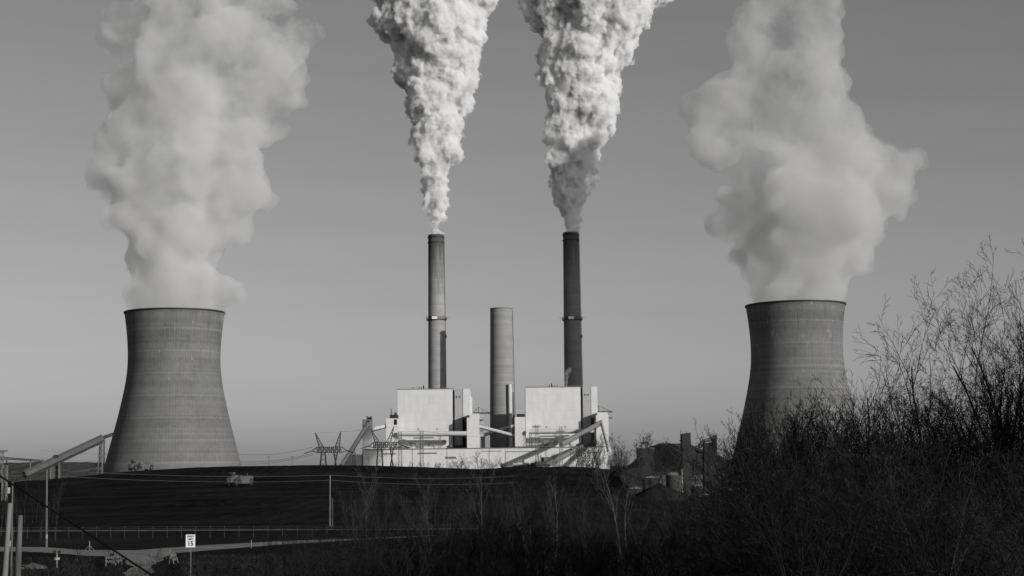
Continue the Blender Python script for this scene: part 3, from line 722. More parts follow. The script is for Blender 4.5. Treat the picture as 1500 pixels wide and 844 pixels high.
# ---------------------------------------------------------------- coal pile
topx = [(-120, 712), (0, 707), (62, 704.5), (78, 702.5), (95, 700.5), (130, 697), (160, 693.5), (200, 690), (270, 686), (330, 684), (400, 682.3), (460, 681.3), (520, 681.5), (560, 682.5), (620, 684.3), (660, 686.2), (700, 687.6), (725, 686.5), (760, 682.8), (800, 684.5), (830, 683.3), (860, 684.5), (890, 687.5), (915, 693), (950, 706), (985, 722), (1030, 742), (1080, 752)]
TX = [P(a, b, 760).x / 760 for a, b in topx]; TZ = [P(a, b, 760).z for a, b in topx]
def coal_z(x, y):
    s = x / y
    top = float(np.interp(s, TX, TZ)); 
    t = [(258, 0), (262, .25), (300, .9), (450, 2.2), (560, 2.9), (640, 3.7), (700, 6.2), (745, 9.6), (765, 10.4), (900, 10.4), (960, 6), (1010, 0)]
    z = float(np.interp(y, [a for a, b in t], [b for a, b in t])) * (top / 10.4)
    if y > 700: z = min(z, top)
    e = min(1, max(0, (s - TX[0] - .012 + .006 * noise.noise((y * .02, 0, 1))) / .03)) ** .7; e2 = min(1, max(0, (TX[-1] - s + .006 * noise.noise((y * .02, 0, 7))) / .05)); e2 = e2 * e2 * (3 - 2 * e2)
    z = z * e * e2
    z += (.35 * noise.noise((x * .03 + y * .012, y * .05, 2)) + .12 * noise.noise((x * .2, y * .2, 5))) * min(1, z)
    return z - .3 * (1 - min(e, e2)) - (.3 if y <= 258 or y >= 1010 else 0)
q = NT('coal'); c1 = q.noise(1.2, 6, .7); x_, y_, z_ = q.sep()
wv = q.math('SINE', q.math('ADD', q.math('MULTIPLY', y_, -.055), q.math('ADD', q.math('MULTIPLY', x_, 1.35), q.math('MULTIPLY', q.noise(.02, 3, .5), 26.0))))
mk = q.noise(.02, 3, .6, stretch=(1, .35, 1)); tr = q.math('MULTIPLY', q.map(wv, .2, 1, 0, 1), q.map(mk, .45, .62, 0, 1))
c2 = q.noise(.035, 5, .65); q.grey(q.math('ADD', q.math('ADD', q.map(c1, .3, .7, .006, .016), q.map(c2, .35, .7, 0, .018)), q.math('MULTIPLY', tr, .007))).rough(1, 0).bump(q.math('ADD', c1, q.math('MULTIPLY', wv, .25)), .25); M['coal'] = q.m
ysc = [256, 259, 263, 268, 275, 285] + list(range(300, 700, 14)) + list(range(700, 800, 5)) + [820, 860, 900, 930, 960, 1000, 1015]
sheet('coal_pile', lambda y: y * (TX[0] - .0), lambda y: y * TX[-1], ysc, 260, coal_z, M['coal'], 'stuff', 'long black coal pile spread across the middle ground before the plant', 'coal pile')

def heap(px, py, Y, R0, label):
    q_ = P(px, py, Y); mb = MB(); n_ = 48; vs = []; fs = []
    for j in range(13):
        f = j / 12
        for i in range(n_):
            a = 2 * math.pi * i / n_; r = R0 * f * (1 + .14 * noise.noise((math.cos(a) * 2, math.sin(a) * 2, px)))
            z = q_.z * (1 - f) ** .95 + .4 * noise.noise((math.cos(a) * r * .5, math.sin(a) * r * .5, 1)) * (1 - f)
            vs.append((q_.x + math.cos(a) * r, Y + math.sin(a) * r, z if j < 12 else -.2))
    for j in range(12):
        for i in range(n_): fs.append((j*n_+i, j*n_+(i+1)%n_, (j+1)*n_+(i+1)%n_, (j+1)*n_+i))
    mb.v = vs; mb.f = fs; tag(mb.build('coal_heap', M['coal'], None, smooth=True, loc=(q_.x, Y, 0)), label, 'coal heap', 'smaller coal heaps')
heap(909, 683, 600, 11, 'steep dark coal heap at the foot of the steep pale tube')
heap(966, 708, 460, 10, 'broad dark coal heap in front of the pale domed tank')

# ---------------------------------------------------------------- road and drive
q = NT('dirt_road'); r1 = q.noise(.35, 5, .6); r2 = q.noise(4, 4, .6)
q.grey(q.math('ADD', q.map(r1, .3, .7, .15, .27), q.math('MULTIPLY', q.math('SUBTRACT', r2, .5), .05))).rough(.95, .1); M['road'] = q.m
def strip(name, up, lo, z, mat, n=160, jx=0.0):
    U = [G(a, b, z) for a, b in up]; L = [G(a, b, z) for a, b in lo]
    def samp(L_, t):
        k = t * (len(L_) - 1); i = min(int(k), len(L_) - 2); f = k - i; return L_[i] * (1 - f) + L_[i + 1] * f
    vs = []; fs = []
    for i in range(n + 1):
        a = samp(U, i / n); b = samp(L, i / n)
        j1 = 1.2 * noise.noise((a.x * .12, a.y * .12, 1)) + .6 * noise.noise((a.x * .6, a.y * .6, 1)); j2 = 1.2 * noise.noise((b.x * .12, b.y * .12, 9)) + .6 * noise.noise((b.x * .6, b.y * .6, 9))
        vs += [(a.x + jx * j1, a.y + (1 - jx) * j1, z), (b.x + jx * j2, b.y + (1 - jx) * j2, z)]
    for i in range(n): fs.append((2*i, 2*i+1, 2*i+3, 2*i+2))
    mb = MB(); mb.v = vs; mb.f = fs; return tag(mb.build(name, mat, None), kind='structure')
strip('road', [(-60, 800.5), (60, 801.5), (130, 806), (200, 806), (300, 799), (400, 793.5), (500, 789), (600, 785.5), (640, 784.3)],
              [(-60, 807), (60, 809), (130, 814), (200, 815), (300, 806.5), (400, 798.5), (500, 792.5), (600, 787.2), (640, 784.8)], .03, M['road'])
strip('pale_backdrop_ground', [(925, 697), (1000, 695.5), (1095, 694.5)], [(915, 722), (1000, 726), (1095, 724)], .02, M['road'])  # added pale sheet as a bright, hazy backdrop to the dark columns
strip('dirt_path', [(172, 812), (186, 820), (190, 828), (184, 842), (180, 856), (172, 880)], [(262, 808), (240, 815), (228, 824), (222, 836), (214, 856), (204, 880)], .035, M['road'], 60, .5)

# ---------------------------------------------------------------- fence along the foot of the pile
YF = 208
def fence_y(px): return G(px, 788 - (px - 240) * 0.0122 + 2.4 * 0, 0).y
f0 = G(-20, 789, 0); f1 = G(700, 786, 0)
t = thing('chain_fence', 'low wire fence with a pale top rail between the road and coal pile', 'fence', (f0 + f1) / 2)
n = 34; rl = MB(); wr = MB(); pv = None
for i in range(n + 1):
    p = f0 + (f1 - f0) * (i / n); MB().cyl(p, p + Vector((0, 0, 1.55)), .032, n=6).build('post', M['post'], t)
    a = p + Vector((0, 0, 1.0))
    if pv is not None:
        rl.cyl(pv, a, .05, n=6)
        for h in (.25, .5): wr.cyl(pv + Vector((0, 0, h)), a + Vector((0, 0, h)), .012, n=4)
    pv = a
rl.build('top_rail', M['mid'], t); wr.build('wire_strand', M['wire'], t)

# ---------------------------------------------------------------- speed limit sign
YS = 131
c = P(279, 792.5, YS); W2 = .37; H2 = .50
t = thing('speed_sign', 'white SPEED LIMIT 15 sign on a post beside the dirt road', 'road sign', (c.x, YS, 0))
MB().box((c.x - .035 + .03, YS + .012, 0), (c.x + .035 + .03, YS + .06, c.z + H2 * .9)).build('post', M['mid'], t)
MB().box((c.x - W2, YS, c.z - H2), (c.x + W2, YS + .01, c.z + H2)).build('sign_panel', M['sign'], t, bevel=.0)
def text(body, size, x, z, Y, parent, mat, bold=0.0, sx=1):
    cu = bpy.data.curves.new('lettering', 'FONT'); cu.body = body; cu.size = size; cu.align_x = 'CENTER'; cu.align_y = 'CENTER'; cu.extrude = .002; cu.offset = bold
    tmp = bpy.data.objects.new('lettering', cu); me = bpy.data.meshes.new_from_object(tmp); bpy.data.objects.remove(tmp); me.materials.clear(); me.materials.append(mat)
    o = bpy.data.objects.new('lettering', me); COL.objects.link(o); o.parent = parent
    o.location = Vector((x, Y, z)) - parent_world(parent); o.rotation_euler = (math.pi / 2, 0, 0); o.scale = (sx, 1, 1); return o
text('SPEED', .20, c.x, c.z + .34, YS - .006, t, M['ink'], .006, .95)
text('LIMIT', .20, c.x, c.z + .125, YS - .006, t, M['ink'], .006, .95)
text('15', .50, c.x, c.z - .22, YS - .006, t, M['ink'], .016, .95)

# ---------------------------------------------------------------- poles and wires
def pole(label, top, base_px, base_py, r, mat, box=None, z=None, Yd=None, group='wooden poles'):
    b = G(base_px, base_py) if Yd is None else Vector((P(base_px, base_py, Yd).x, Yd, gz(0, Yd)))
    tp = P(top[0], top[1], b.y); t = thing('utility_pole', label, 'pole', b, group)
    MB().cyl(b - Vector((0, 0, .3)), tp, r, r * .72, n=12).build('shaft', M[mat], t, smooth=True)
    if box:
        for (x, y, w_, h_, mt) in box:
            q = P(x, y, b.y); MB().cyl((q.x, b.y - r - .22, q.z - h_ / 2), (q.x, b.y - r - .22, q.z + h_ / 2), w_ / 2, n=14).build('pole_box', M[mt], t, smooth=True)
    return tp
pa = pole('slender bare wooden pole at the left end of the coal pile', (68.5, 688), 68, 802, .15, 'wood', box=[(69.5, 786, .25, .5, 'galv')])
pb_ = pole('pale wooden pole in front of the middle of the coal pile', (483.5, 696), 483, 773, .17, 'wood')
pole('shorter thin pole touching the pale pole before the coal pile', (487, 730), 487, 773, .08, 'wood')
pole('thin tall pole with a small transformer near the left edge', (18.5, 706), 16, 860, .085, 'wood', box=[(14, 718.5, .26, .42, 'galv'), (15.5, 796, .22, .4, 'galv')], Yd=118)
pole('thick dark leaning post at the left edge, tilted right', (14.5, 737), 3, 860, .12, 'gal_dark', Yd=62)
pole('thick leaning post with a pale weathered top near the left edge', (29.5, 755), 24, 860, .14, 'wood', Yd=64)
for k, dy in enumerate((0, 9)):
    L = P(-60, 694 + dy, 150)
    wire([L, pa - Vector((0, 0, dy * .08)), pb_ - Vector((0, 0, dy * .09)), P(760, 697 + dy * 1.1, 290)], .015, ('upper' if k == 0 else 'lower') + ' thin wire strung between the wooden poles before the coal pile', group='wires on the wooden poles', sag=.5)
cab0 = P(-120, 619, 31); cab1 = P(330, 913, 27)
tag(MB().cyl(cab0, cab1, .017, n=8, cap=True).build('guy_cable', M['cable'], None, loc=tuple(cab1)), 'black cable running diagonally down across the lower left corner', 'cable')
t = thing('guy_pole', 'pole carrying the black diagonal cable', 'pole', (cab0.x, cab0.y, gz(0, 31)))
MB().cyl((cab0.x, cab0.y, gz(0, 31) - .3), (cab0.x - .05, cab0.y, cab0.z + .5), .16, .12, n=12).build('shaft', M['wood'], t, smooth=True)
# pylon conductors running left toward the cooling tower
for k, (yy0, yy1, sg) in enumerate(((664, 676, 5), (666, 679.5, 5), (655, 664, 6))):
    wire([P(459, yy0, 1098), P(340, yy1, 1290), P(60, yy1 - 4, 1700)], .11, ('upper', 'lower', 'topmost')[k] + ' conductor running left from the lone horned pylon', mat=M['mid'], group='conductors left of the lone pylon', sag=sg * .5)
for k, (x0, y0, x1, y1) in enumerate(((507, 661, 541, 653.5), (461.5, 634, 543, 628), (499, 632, 577, 625), (590, 654, 617.5, 645), (577, 625, 700, 640))):
    wire([P(x0, y0, 1100), P(x1, y1, 1120)], .07, ('low jumper wire between the two horned pylons', 'wire joining the left horn tips of the pylons', 'wire joining the right horn tips of the pylons', 'short wire from the right horned pylon to the lattice masts', 'long wire from the right pylon horn toward the plant')[k], mat=M['mid'], group='wires at the horned pylons', sag=.8)
for px, Y in ((428, 1200), (394, 1215)):
    a = P(px, 668, Y); t = thing('line_pole', 'small distant pole under the conductors, %s the lone horned pylon' % ('first left of' if px > 400 else 'second left of'), 'pole', (a.x, Y, 0), 'distant line poles')
    MB().bar((a.x, Y, 0), (a.x, Y, a.z), .5).build('shaft', M['mid'], t); MB().box((a.x - 1.5, Y - .2, a.z - .8), (a.x + 1.5, Y + .2, a.z - .4)).build('crossarm', M['mid'], t)

# ---------------------------------------------------------------- barricades and small road furniture
def barricade(px, py, label, rz, tilt=0, h=.95, wd=.9):
    b = G(px, py); t = thing('folding_barricade', label, 'barricade', b, 'striped barricades by the dirt road', rz)
    t.rotation_euler = (0, tilt, rz)
    def bl(mb, name, mt):
        o = mb.build(name, M[mt], None); o.parent = t; return o
    for s in (-1, 1):
        for e in (-1, 1):
            bl(MB().bar((e * wd / 2, s * .32, 0), (e * wd / 2, s * .03, h), .05), 'leg', 'barr')
    for z0 in (h * .35, h * .72):
        y = -.34 * (1 - z0 / h) - .05
        bd = bl(MB().box((-wd / 2 - .05, y - .02, z0), (wd / 2 + .05, y, z0 + .2)), 'board', 'barr')
        st = MB()
        for k in range(4):
            x = -wd / 2 + k * wd / 4 + .04; st.add([(x, y - .024, z0 + .005), (x + wd / 8, y - .024, z0 + .005), (x + wd / 8 + .12, y - .024, z0 + .195), (x + .12, y - .024, z0 + .195)], [(0, 1, 2, 3)])
        o = st.build('stripe', M['dark'], None); o.parent = bd
barricade(162, 829, 'striped barricade, leftmost of the cluster left of the dirt drive', R(20))
barricade(166.5, 826, 'striped barricade in the middle of the cluster left of the dirt drive', R(-50), h=1.1)
barricade(171, 828, 'striped barricade, rightmost of the cluster left of the dirt drive', R(70))
barricade(249.5, 818.5, 'striped barricade right of the dirt drive, farther from the sign', R(65), R(-8), h=1.0, wd=.6)
barricade(254.5, 826, 'striped barricade right of the dirt drive, nearer to the sign', R(60), R(-12), h=1.0, wd=.6)
def marker(px, py, h, label, stays):
    b = G(px, py); t = thing('marker_post', label, 'marker post', b, 'marker posts by the road')
    MB().cyl(b, b + Vector((0, 0, h)), .07, n=8).build('post', M['barr'], t)
    if stays:
        mb = MB()
        for dx in (-.5, .5): mb.bar(b + Vector((dx, 0, 0)), b + Vector((0, 0, h * .5)), .03)
        mb.build('stay', M['galv'], t)
marker(131, 805.5, 1.0, 'short pale marker post with two stays beside the road', True)
marker(368, 803, .9, 'short pale marker post at the right stretch of road', False)
b = G(83, 832); t = thing('valve_stand', 'upright valve stand with a crossbar near the left end of the road', 'valve stand', b)
MB().cyl(b, b + Vector((0, 0, 1.7)), .09, n=8).build('stem', M['barr'], t); MB().box(b + Vector((-.35, -.08, 1.35)), b + Vector((.35, .08, 1.6))).build('crossbar', M['dark'], t); MB().lathe([(.1, .7), (.28, .75), (.28, .95), (.1, 1.0)], 12, b).build('wheel', M['galv'], t)
# pale stone heap
b = G(46, 833); rnd = random.Random(4); v_, f_ = ico(); mb = MB()
for k in range(60):
    a = rnd.uniform(0, 6.28); rr = rnd.random(); r = rnd.uniform(.1, .3); c = b + Vector((math.cos(a) * rr * 1.3, math.sin(a) * rr * 1.0, .35 * (1 - rr)))
    mb.add([c + Vector(x) * r * rnd.uniform(.8, 1.1) for x in v_], [tuple(x) for x in f_])
tag(mb.build('stone_heap', M['gal_grey'], None, loc=tuple(b)), 'low heap of pale stones by the posts at lower left', 'stone heap')

# ---------------------------------------------------------------- scrapers and dozers on the coal
def scraper(px, py, Y, rz, label):
    q = P(px, py, Y); z = coal_z(q.x, Y)
    t = thing('motor_scraper', label, 'scraper', (q.x, Y, z + .05), 'earth-moving scrapers on the coal pile', rz); t.scale = (1.08, 1.08, 1.2)
    def bl(mb, name, mt, par=None, sm=False):
        o = mb.build(name, M[mt], None, smooth=sm); o.parent = par or t; return o
    # front tractor at -x
    bl(MB().box((-7.6, -1.1, 1.2), (-4.6, 1.1, 2.6)).box((-7.9, -.9, 1.0), (-7.55, .9, 2.3)), 'tractor_body', 'yellow')
    cab = bl(MB().box((-5.6, -.2, 2.6), (-4.2, 1.2, 4.0)).box((-5.75, -.35, 4.0), (-4.05, 1.35, 4.15)), 'cab', 'yellow')
    bl(MB().box((-5.62, -.1, 2.9), (-5.601, 1.1, 3.8)).box((-5.5, -.221, 2.9), (-4.3, -.202, 3.8)), 'window', 'glass', cab)
    bl(MB().cyl((-6.8, -.6, 2.6), (-6.8, -.6, 4.2), .14), 'exhaust', 'dark')
    bl(MB().box((-4.6, -.4, 2.6), (-2.2, .4, 3.3)).box((-2.9, -1.6, 1.6), (-2.2, 1.6, 3.2)), 'gooseneck', 'yellow')
    bl(MB().add([(-2.2,-1.75,.6),(2.8,-1.75,.6),(3.6,-1.75,3.1),(-2.2,-1.75,2.5),(-2.2,1.75,.6),(2.8,1.75,.6),(3.6,1.75,3.1),(-2.2,1.75,2.5)], [(0,1,2,3),(1,5,6,2),(5,4,7,6),(4,0,3,7),(0,4,5,1)]), 'bowl', 'yellow')
    bl(MB().box((3.7, -1.1, 1.3), (6.4, 1.1, 2.9)).cyl((5, .5, 2.9), (5, .5, 3.8), .14), 'rear_engine', 'yellow')
    for x in (-5.7, 4.3):
        for s in (-1, 1):
            wl = bl(MB().lathe([(.45, -.45), (.95, -.45), (1.15, -.3), (1.15, .3), (.95, .45), (.45, .45)], 24), 'wheel', 'tyre', None, True)
            wl.rotation_euler = (math.pi / 2, 0, 0); wl.location = (x, s * 1.35, 1.15)
            rm = bl(MB().cyl((0, 0, -.3), (0, 0, .3), .5, n=16), 'rim', 'yellow', wl)
    return t
scraper(353, 709, 630, R(68), 'pale motor scraper working halfway up the face of the coal pile')
scraper(208, 691, 762, R(62), 'dark motor scraper on the crest of the coal pile before the left cooling tower')
def dozer(px, Y, rz, label, mt, s=1):
    q = P(px, 683, Y); z = coal_z(q.x, Y); t = thing('bulldozer', label, 'bulldozer', (q.x, Y, z), 'machines on the crest of the coal pile', rz); t.scale = (s, s, s)
    def bl(mb, name, m_, par=None):
        o = mb.build(name, M[m_], None); o.parent = par or t; return o
    bl(MB().box((-2.4, -.8, .8), (.6, .8, 1.9)), 'body', mt)
    cab = bl(MB().box((.2, -.85, 1.9), (1.9, .85, 3.2)).box((.05, -1, 3.2), (2.05, 1, 3.3)), 'cab', mt); bl(MB().box((.5, -.87, 2.1), (1.6, -.851, 3.0)), 'window', 'glass', cab)
    bl(MB().box((-3.3, -1.9, .1), (-3.05, 1.9, 1.5)), 'blade', mt)
    for sy in (-1, 1):
        tr_ = MB(); tr_.box((-2.2, sy * 1.25 - .3, .12), (2.0, sy * 1.25 + .3, .95)); tr_.cyl((-2.2, sy * 1.25 - .3, .53), (-2.2, sy * 1.25 + .3, .53), .42, n=14); tr_.cyl((2.0, sy * 1.25 - .3, .53), (2.0, sy * 1.25 + .3, .53), .42, n=14)
        bl(tr_, 'track', 'tyre')
        bl(MB().bar((-3.1, sy * 1.6, .7), (0, sy * 1.6, .7), .2), 'push_arm', mt)
dozer(758, 770, R(10), 'smaller bulldozer on the crest, left of the other machines', 'galv', .9)
dozer(768, 772, R(170), 'smaller bulldozer on the crest, between its twin and the big dark one', 'yellow', .9)
dozer(794, 768, R(25), 'big dark bulldozer on the crest of the coal pile', 'dark', 1.35)
# ---------------------------------------------------------------- bare trees
LW = (1, 1, .8, .45, .25)
def tree_mesh(seed, H, levels, nb, spread=.75, r0=.13, up=.35, wig=.16, stems=1, tw=.012, taper=.62, firstlimb=.22):
    rnd = random.Random(seed); trunk = MB(); crown = MB(); cur = [0]
    def seg(mb, p, q, ra, rb, n): mb.cyl(p, q, ra, rb, n=n, cap=False)
    def grow(p, d, L, r, lv):
        n = (9, 6, 4, 3, 2)[lv]; mb = trunk if lv == 0 and cur[0] == 0 else crown; pts = [(p, r)]
        for i in range(n):
            d = (d + Vector((rnd.gauss(0, wig * LW[lv]), rnd.gauss(0, wig * LW[lv]), rnd.gauss(0, wig * LW[lv] * .6) + up * (.05, .16, .10, .02, 0)[lv]))).normalized()
            q = p + d * (L / n); rr = max(r * (1 - (i + 1) / n * .82), tw)
            seg(mb, p, q, pts[-1][1], rr, 7 if lv == 0 else (5 if lv == 1 else 3)); p = q; pts.append((p, rr))
        if lv + 1 >= levels: return
        k = nb[lv]
        for j in range(k):
            f = (firstlimb if lv == 0 else .15) + (1 - (firstlimb if lv == 0 else .15)) * ((j + rnd.random()) / k) ** .9
            i = min(int(f * n), n - 1); ff = f * n - i; b = pts[i][0].lerp(pts[i + 1][0], ff); br = pts[i][1] * (1 - ff) + pts[i + 1][1] * ff
            ax = (pts[i + 1][0] - pts[i][0]).normalized(); s_ = ax.orthogonal().normalized(); s_ = Matrix.Rotation(rnd.uniform(0, 6.283), 3, ax) @ s_
            nd = (ax * (1 - spread * rnd.uniform(.6, 1)) + s_ * spread * rnd.uniform(.7, 1.1)).normalized()
            nl = L * (taper if lv == 0 else (.58 if lv < 3 else .8)) * rnd.uniform(.55, 1.05) * (1.05 - f * .55)
            grow(b, nd, nl, max(br * rnd.uniform(.45, .62), tw), lv + 1)
    for s in range(stems):
        cur[0] = s; a = rnd.uniform(0, 6.28); ln = .0 if stems == 1 else rnd.uniform(.1, .45)
        grow(Vector((0, 0, -.2)) if stems == 1 else Vector((math.cos(a) * .25, math.sin(a) * .25, -.2)), Vector((math.cos(a) * ln, math.sin(a) * ln, 1)).normalized(), H * rnd.uniform(.75, 1), r0 * (1 if stems == 1 else .6), 0)
    def mk(mb, nm):
        me = bpy.data.meshes.new(nm); me.from_pydata(mb.v, [], mb.f); me.update(); return me
    return mk(trunk, 'trunk'), mk(crown, 'crown')
def mats(pair, m_):
    out = []
    for me in pair:
        c = me.copy(); c.materials.clear(); c.materials.append(M[m_]); out.append(c)
    return out
NEAR = [tree_mesh(100 + i, 10, 5, (11, 6, 4, 2), .58, .10, .38, .10, tw=.006) for i in range(5)]
SLIM = [tree_mesh(120 + i, 9, 5, (12, 4, 3, 2), .42, .07, .8, .08, tw=.006) for i in range(4)]
NEARBIG = [tree_mesh(150 + i, 15, 5, (11, 7, 4, 2), .46, .17, .26, .08, tw=.0075, firstlimb=.16, taper=.8) for i in range(3)]
SHRUB = [tree_mesh(200 + i, 5, 4, (7, 4, 3), .55, .05, .35, .15, stems=5, tw=.006) for i in range(4)]
MID = [tree_mesh(300 + i, 9, 5, (9, 4, 3, 2), .38, .10, .8, .06, tw=.008, firstlimb=.3) for i in range(6)]
FAR = [tree_mesh(400 + i, 12, 5, (13, 6, 4, 3), .5, .16, .5, .07, tw=.012) for i in range(4)]
VAR = {}
def var(kind, name, m_):
    k = (name, m_)
    if k not in VAR: VAR[k] = [mats(p, m_) for p in kind]
    return VAR[k]
def top_of(me): return max(max((v.co.z for v in m.vertices), default=1) for m in me)
TOPS = {}
def plant_tree(kindname, kind, m_, x, y, z, s, label, group, rnd, cat='bare tree', nm='bare_tree', tilt=.06, rz=None, sz=None):
    me = rnd.choice(var(kind, kindname, m_)); key = me[1].name
    if key not in TOPS: TOPS[key] = top_of(me)
    s = s / TOPS[key]
    t = thing(nm, label, cat, (x, y, z), group, rnd.uniform(0, 6.28) if rz is None else rz)
    t.rotation_euler = (rnd.gauss(0, tilt), rnd.gauss(0, tilt), t.rotation_euler[2]); t.scale = (s, s, s * (sz or 1))
    for nm_, m in zip(('trunk', 'crown'), me):
        o = bpy.data.objects.new(nm_, m); COL.objects.link(o); o.parent = t
    return t
rnd = random.Random(11)
def tree_px(kn, kind, m_, px, ytop, Y, H0, label, group, **k):      # a tree whose top reaches ytop in the photo, rooted on the ground
    p = P(px, ytop, Y); g = max(gz(p.x, Y), coal_z(p.x, Y) if 256 < Y < 1015 else -9); s = p.z - g
    return plant_tree(kn, kind, m_, p.x, Y, g, s, label, group, rnd, **k)
# right thicket: outline of its top in the photo
OUT = [(1040, 700), (1075, 660), (1085, 600), (1110, 590), (1160, 572), (1200, 580), (1235, 560), (1262, 545), (1300, 572), (1330, 556), (1370, 548), (1400, 535), (1450, 520), (1540, 500)]
ox = [a for a, b in OUT]; oy = [b for a, b in OUT]
G1 = 'bare trees of the dark thicket'
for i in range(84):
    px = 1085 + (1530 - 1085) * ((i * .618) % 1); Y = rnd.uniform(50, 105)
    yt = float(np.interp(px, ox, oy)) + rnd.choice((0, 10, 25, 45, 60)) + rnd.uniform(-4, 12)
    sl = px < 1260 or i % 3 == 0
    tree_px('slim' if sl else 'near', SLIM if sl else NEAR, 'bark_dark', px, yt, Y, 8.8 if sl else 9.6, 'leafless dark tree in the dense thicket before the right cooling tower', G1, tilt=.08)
BIG = []
for px, yt, Y, lb, rz in ((1408, 385, 52, 'tall spreading bare tree, left one of the four highest at the right edge', 0), (1446, 345, 56, 'tall bare tree, second from the left of the four highest at the right edge', 1.3), (1488, 318, 50, 'tallest bare tree, nearly cut by the right photo edge', 2.2), (1530, 300, 54, 'tall bare tree at the very right edge, its crown half cut off', 4.0), (1372, 450, 60, 'middling bare tree just left of the four highest at the right edge', 5.1)):
    BIG.append(tree_px('big', NEARBIG, 'bark_dark', px, yt, Y, 14.6, lb, 'tallest bare trees of the thicket', tilt=.02, rz=rz)); tb = BIG[-1]
    tb.rotation_euler.y = -.05; mx = Matrix.LocRotScale(tb.location, tb.rotation_euler, tb.scale)
    vt = max((v.co for ch in tb.children for v in ch.data.vertices), key=lambda c: c.z); tb.location.x -= (mx @ vt).x - P(px, yt, Y).x
for px, yt, Y in ((1432, 425, 62), (1468, 395, 66), (1500, 372, 60), (1525, 350, 64)):
    BIG.append(tree_px('big', NEARBIG, 'bark_dark', px, yt, Y, 14.6, 'bare tree of middling height packed behind the tallest trees at the right edge', 'bare trees packed at the right edge', tilt=.04))
for px, yt, lb in ((1323, 492, 'crooked bare tree with an arched top standing clear of the thicket'), (1262, 540, 'bare tree with twisted twigs just right of the right cooling tower')):
    tree_px('near', NEAR, 'bark_dark', px, yt, 50, 9.6, lb, G1, tilt=.12)
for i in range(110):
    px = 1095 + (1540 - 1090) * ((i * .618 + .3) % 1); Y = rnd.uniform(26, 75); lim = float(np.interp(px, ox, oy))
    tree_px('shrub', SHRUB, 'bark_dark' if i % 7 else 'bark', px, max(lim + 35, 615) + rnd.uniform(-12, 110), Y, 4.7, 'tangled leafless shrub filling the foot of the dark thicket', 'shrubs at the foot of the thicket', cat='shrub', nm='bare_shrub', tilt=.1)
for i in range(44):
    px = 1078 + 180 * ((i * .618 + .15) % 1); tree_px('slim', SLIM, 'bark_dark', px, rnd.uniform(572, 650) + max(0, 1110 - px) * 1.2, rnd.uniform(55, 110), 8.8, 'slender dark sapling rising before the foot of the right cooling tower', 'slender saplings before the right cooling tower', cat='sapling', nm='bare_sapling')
# middle screen in front of the coal pile
G2 = 'thin bare saplings before the coal pile'
for i in range(150):
    px = 505 + (1075 - 505) * ((i * .618 + .1) % 1); Y = rnd.uniform(120, 235)
    yt = rnd.uniform(686, 745) if px < 880 else rnd.uniform(700, 745)
    tree_px('near' if i % 3 == 1 else 'mid', NEAR if i % 3 == 1 else MID, ('bark', 'bark_dark', 'bark')[i % 3], px, yt, Y, 8.8, 'thin grey leafless sapling in the screen before the coal pile', G2, sz=1, tilt=.15, cat='sapling', nm='bare_sapling')
for px, yt, Y, lb in ((537, 668, 150, 'pale-stemmed bare tree right of the pale wooden pole'), (632, 690, 150, 'pale forked bare tree left of the idle smokestack line, before the coal'), (702, 678, 160, 'pale bare tree with a wide fan of branches, below the idle smokestack'), (812, 690, 150, 'pale bare tree forking low, below the right boiler house'), (770, 700, 145, 'slim straight pale tree below the left edge of the right boiler house'), (905, 640, 170, 'tall pale-stemmed tree right of the steep pale tube'), (915, 672, 168, 'thin pale-stemmed tree, close right of the tall pale-stemmed one')):
    tree_px('mid', MID, 'bark_pale', px, yt, Y, 8.8, lb, 'pale-stemmed trees', sz=1, tilt=.03)
for i in range(110):
    px = 430 + (1080 - 430) * ((i * .618 + .5) % 1); Y = rnd.uniform(62, 128)
    tree_px('shrub', SHRUB, ('bark_dark', 'bark', 'bark_dark', 'bark_dark')[i % 4], px, rnd.uniform(745, 830), Y, 4.7, 'leafless shrub in the low brush along the bottom centre', 'shrubs along the bottom centre', cat='shrub', nm='bare_shrub', tilt=.1)
# left foreground twigs
for i in range(30):
    px = -10 + 470 * ((i * .618 + .2) % 1); Y = rnd.uniform(62, 112)
    tree_px('shrub', SHRUB, ('bark', 'bark_dark')[i % 2], px, rnd.uniform(805, 850), Y, 4.7, 'sparse leafless shrub along the bottom left, before the road', 'shrubs along the bottom left', cat='shrub', nm='bare_shrub', tilt=.1)
for px, yt in ((122, 775), (186, 768), (232, 790), (388, 768), (425, 742)):
    tree_px('mid', MID, 'bark_dark', px, yt, 85, 8.8, {122: 'bare sapling left of the striped barricades', 186: 'bare sapling rising before the dirt drive', 232: 'short bare sapling left of the speed limit sign', 388: 'bare sapling right of the far marker post', 425: 'taller dark sapling left of the pale wooden pole'}[px], 'saplings along the bottom left', sz=1, cat='sapling', nm='bare_sapling')
for i in range(30):
    px = -8 + 96 * ((i * .618) % 1); Y = rnd.uniform(215, 300)
    tree_px('mid', MID, 'bark_dark' if i % 2 else 'bark', px, rnd.uniform(698, 745), Y, 8.8, 'dark scrubby tree left of the coal pile', 'scrub left of the coal pile', sz=1)
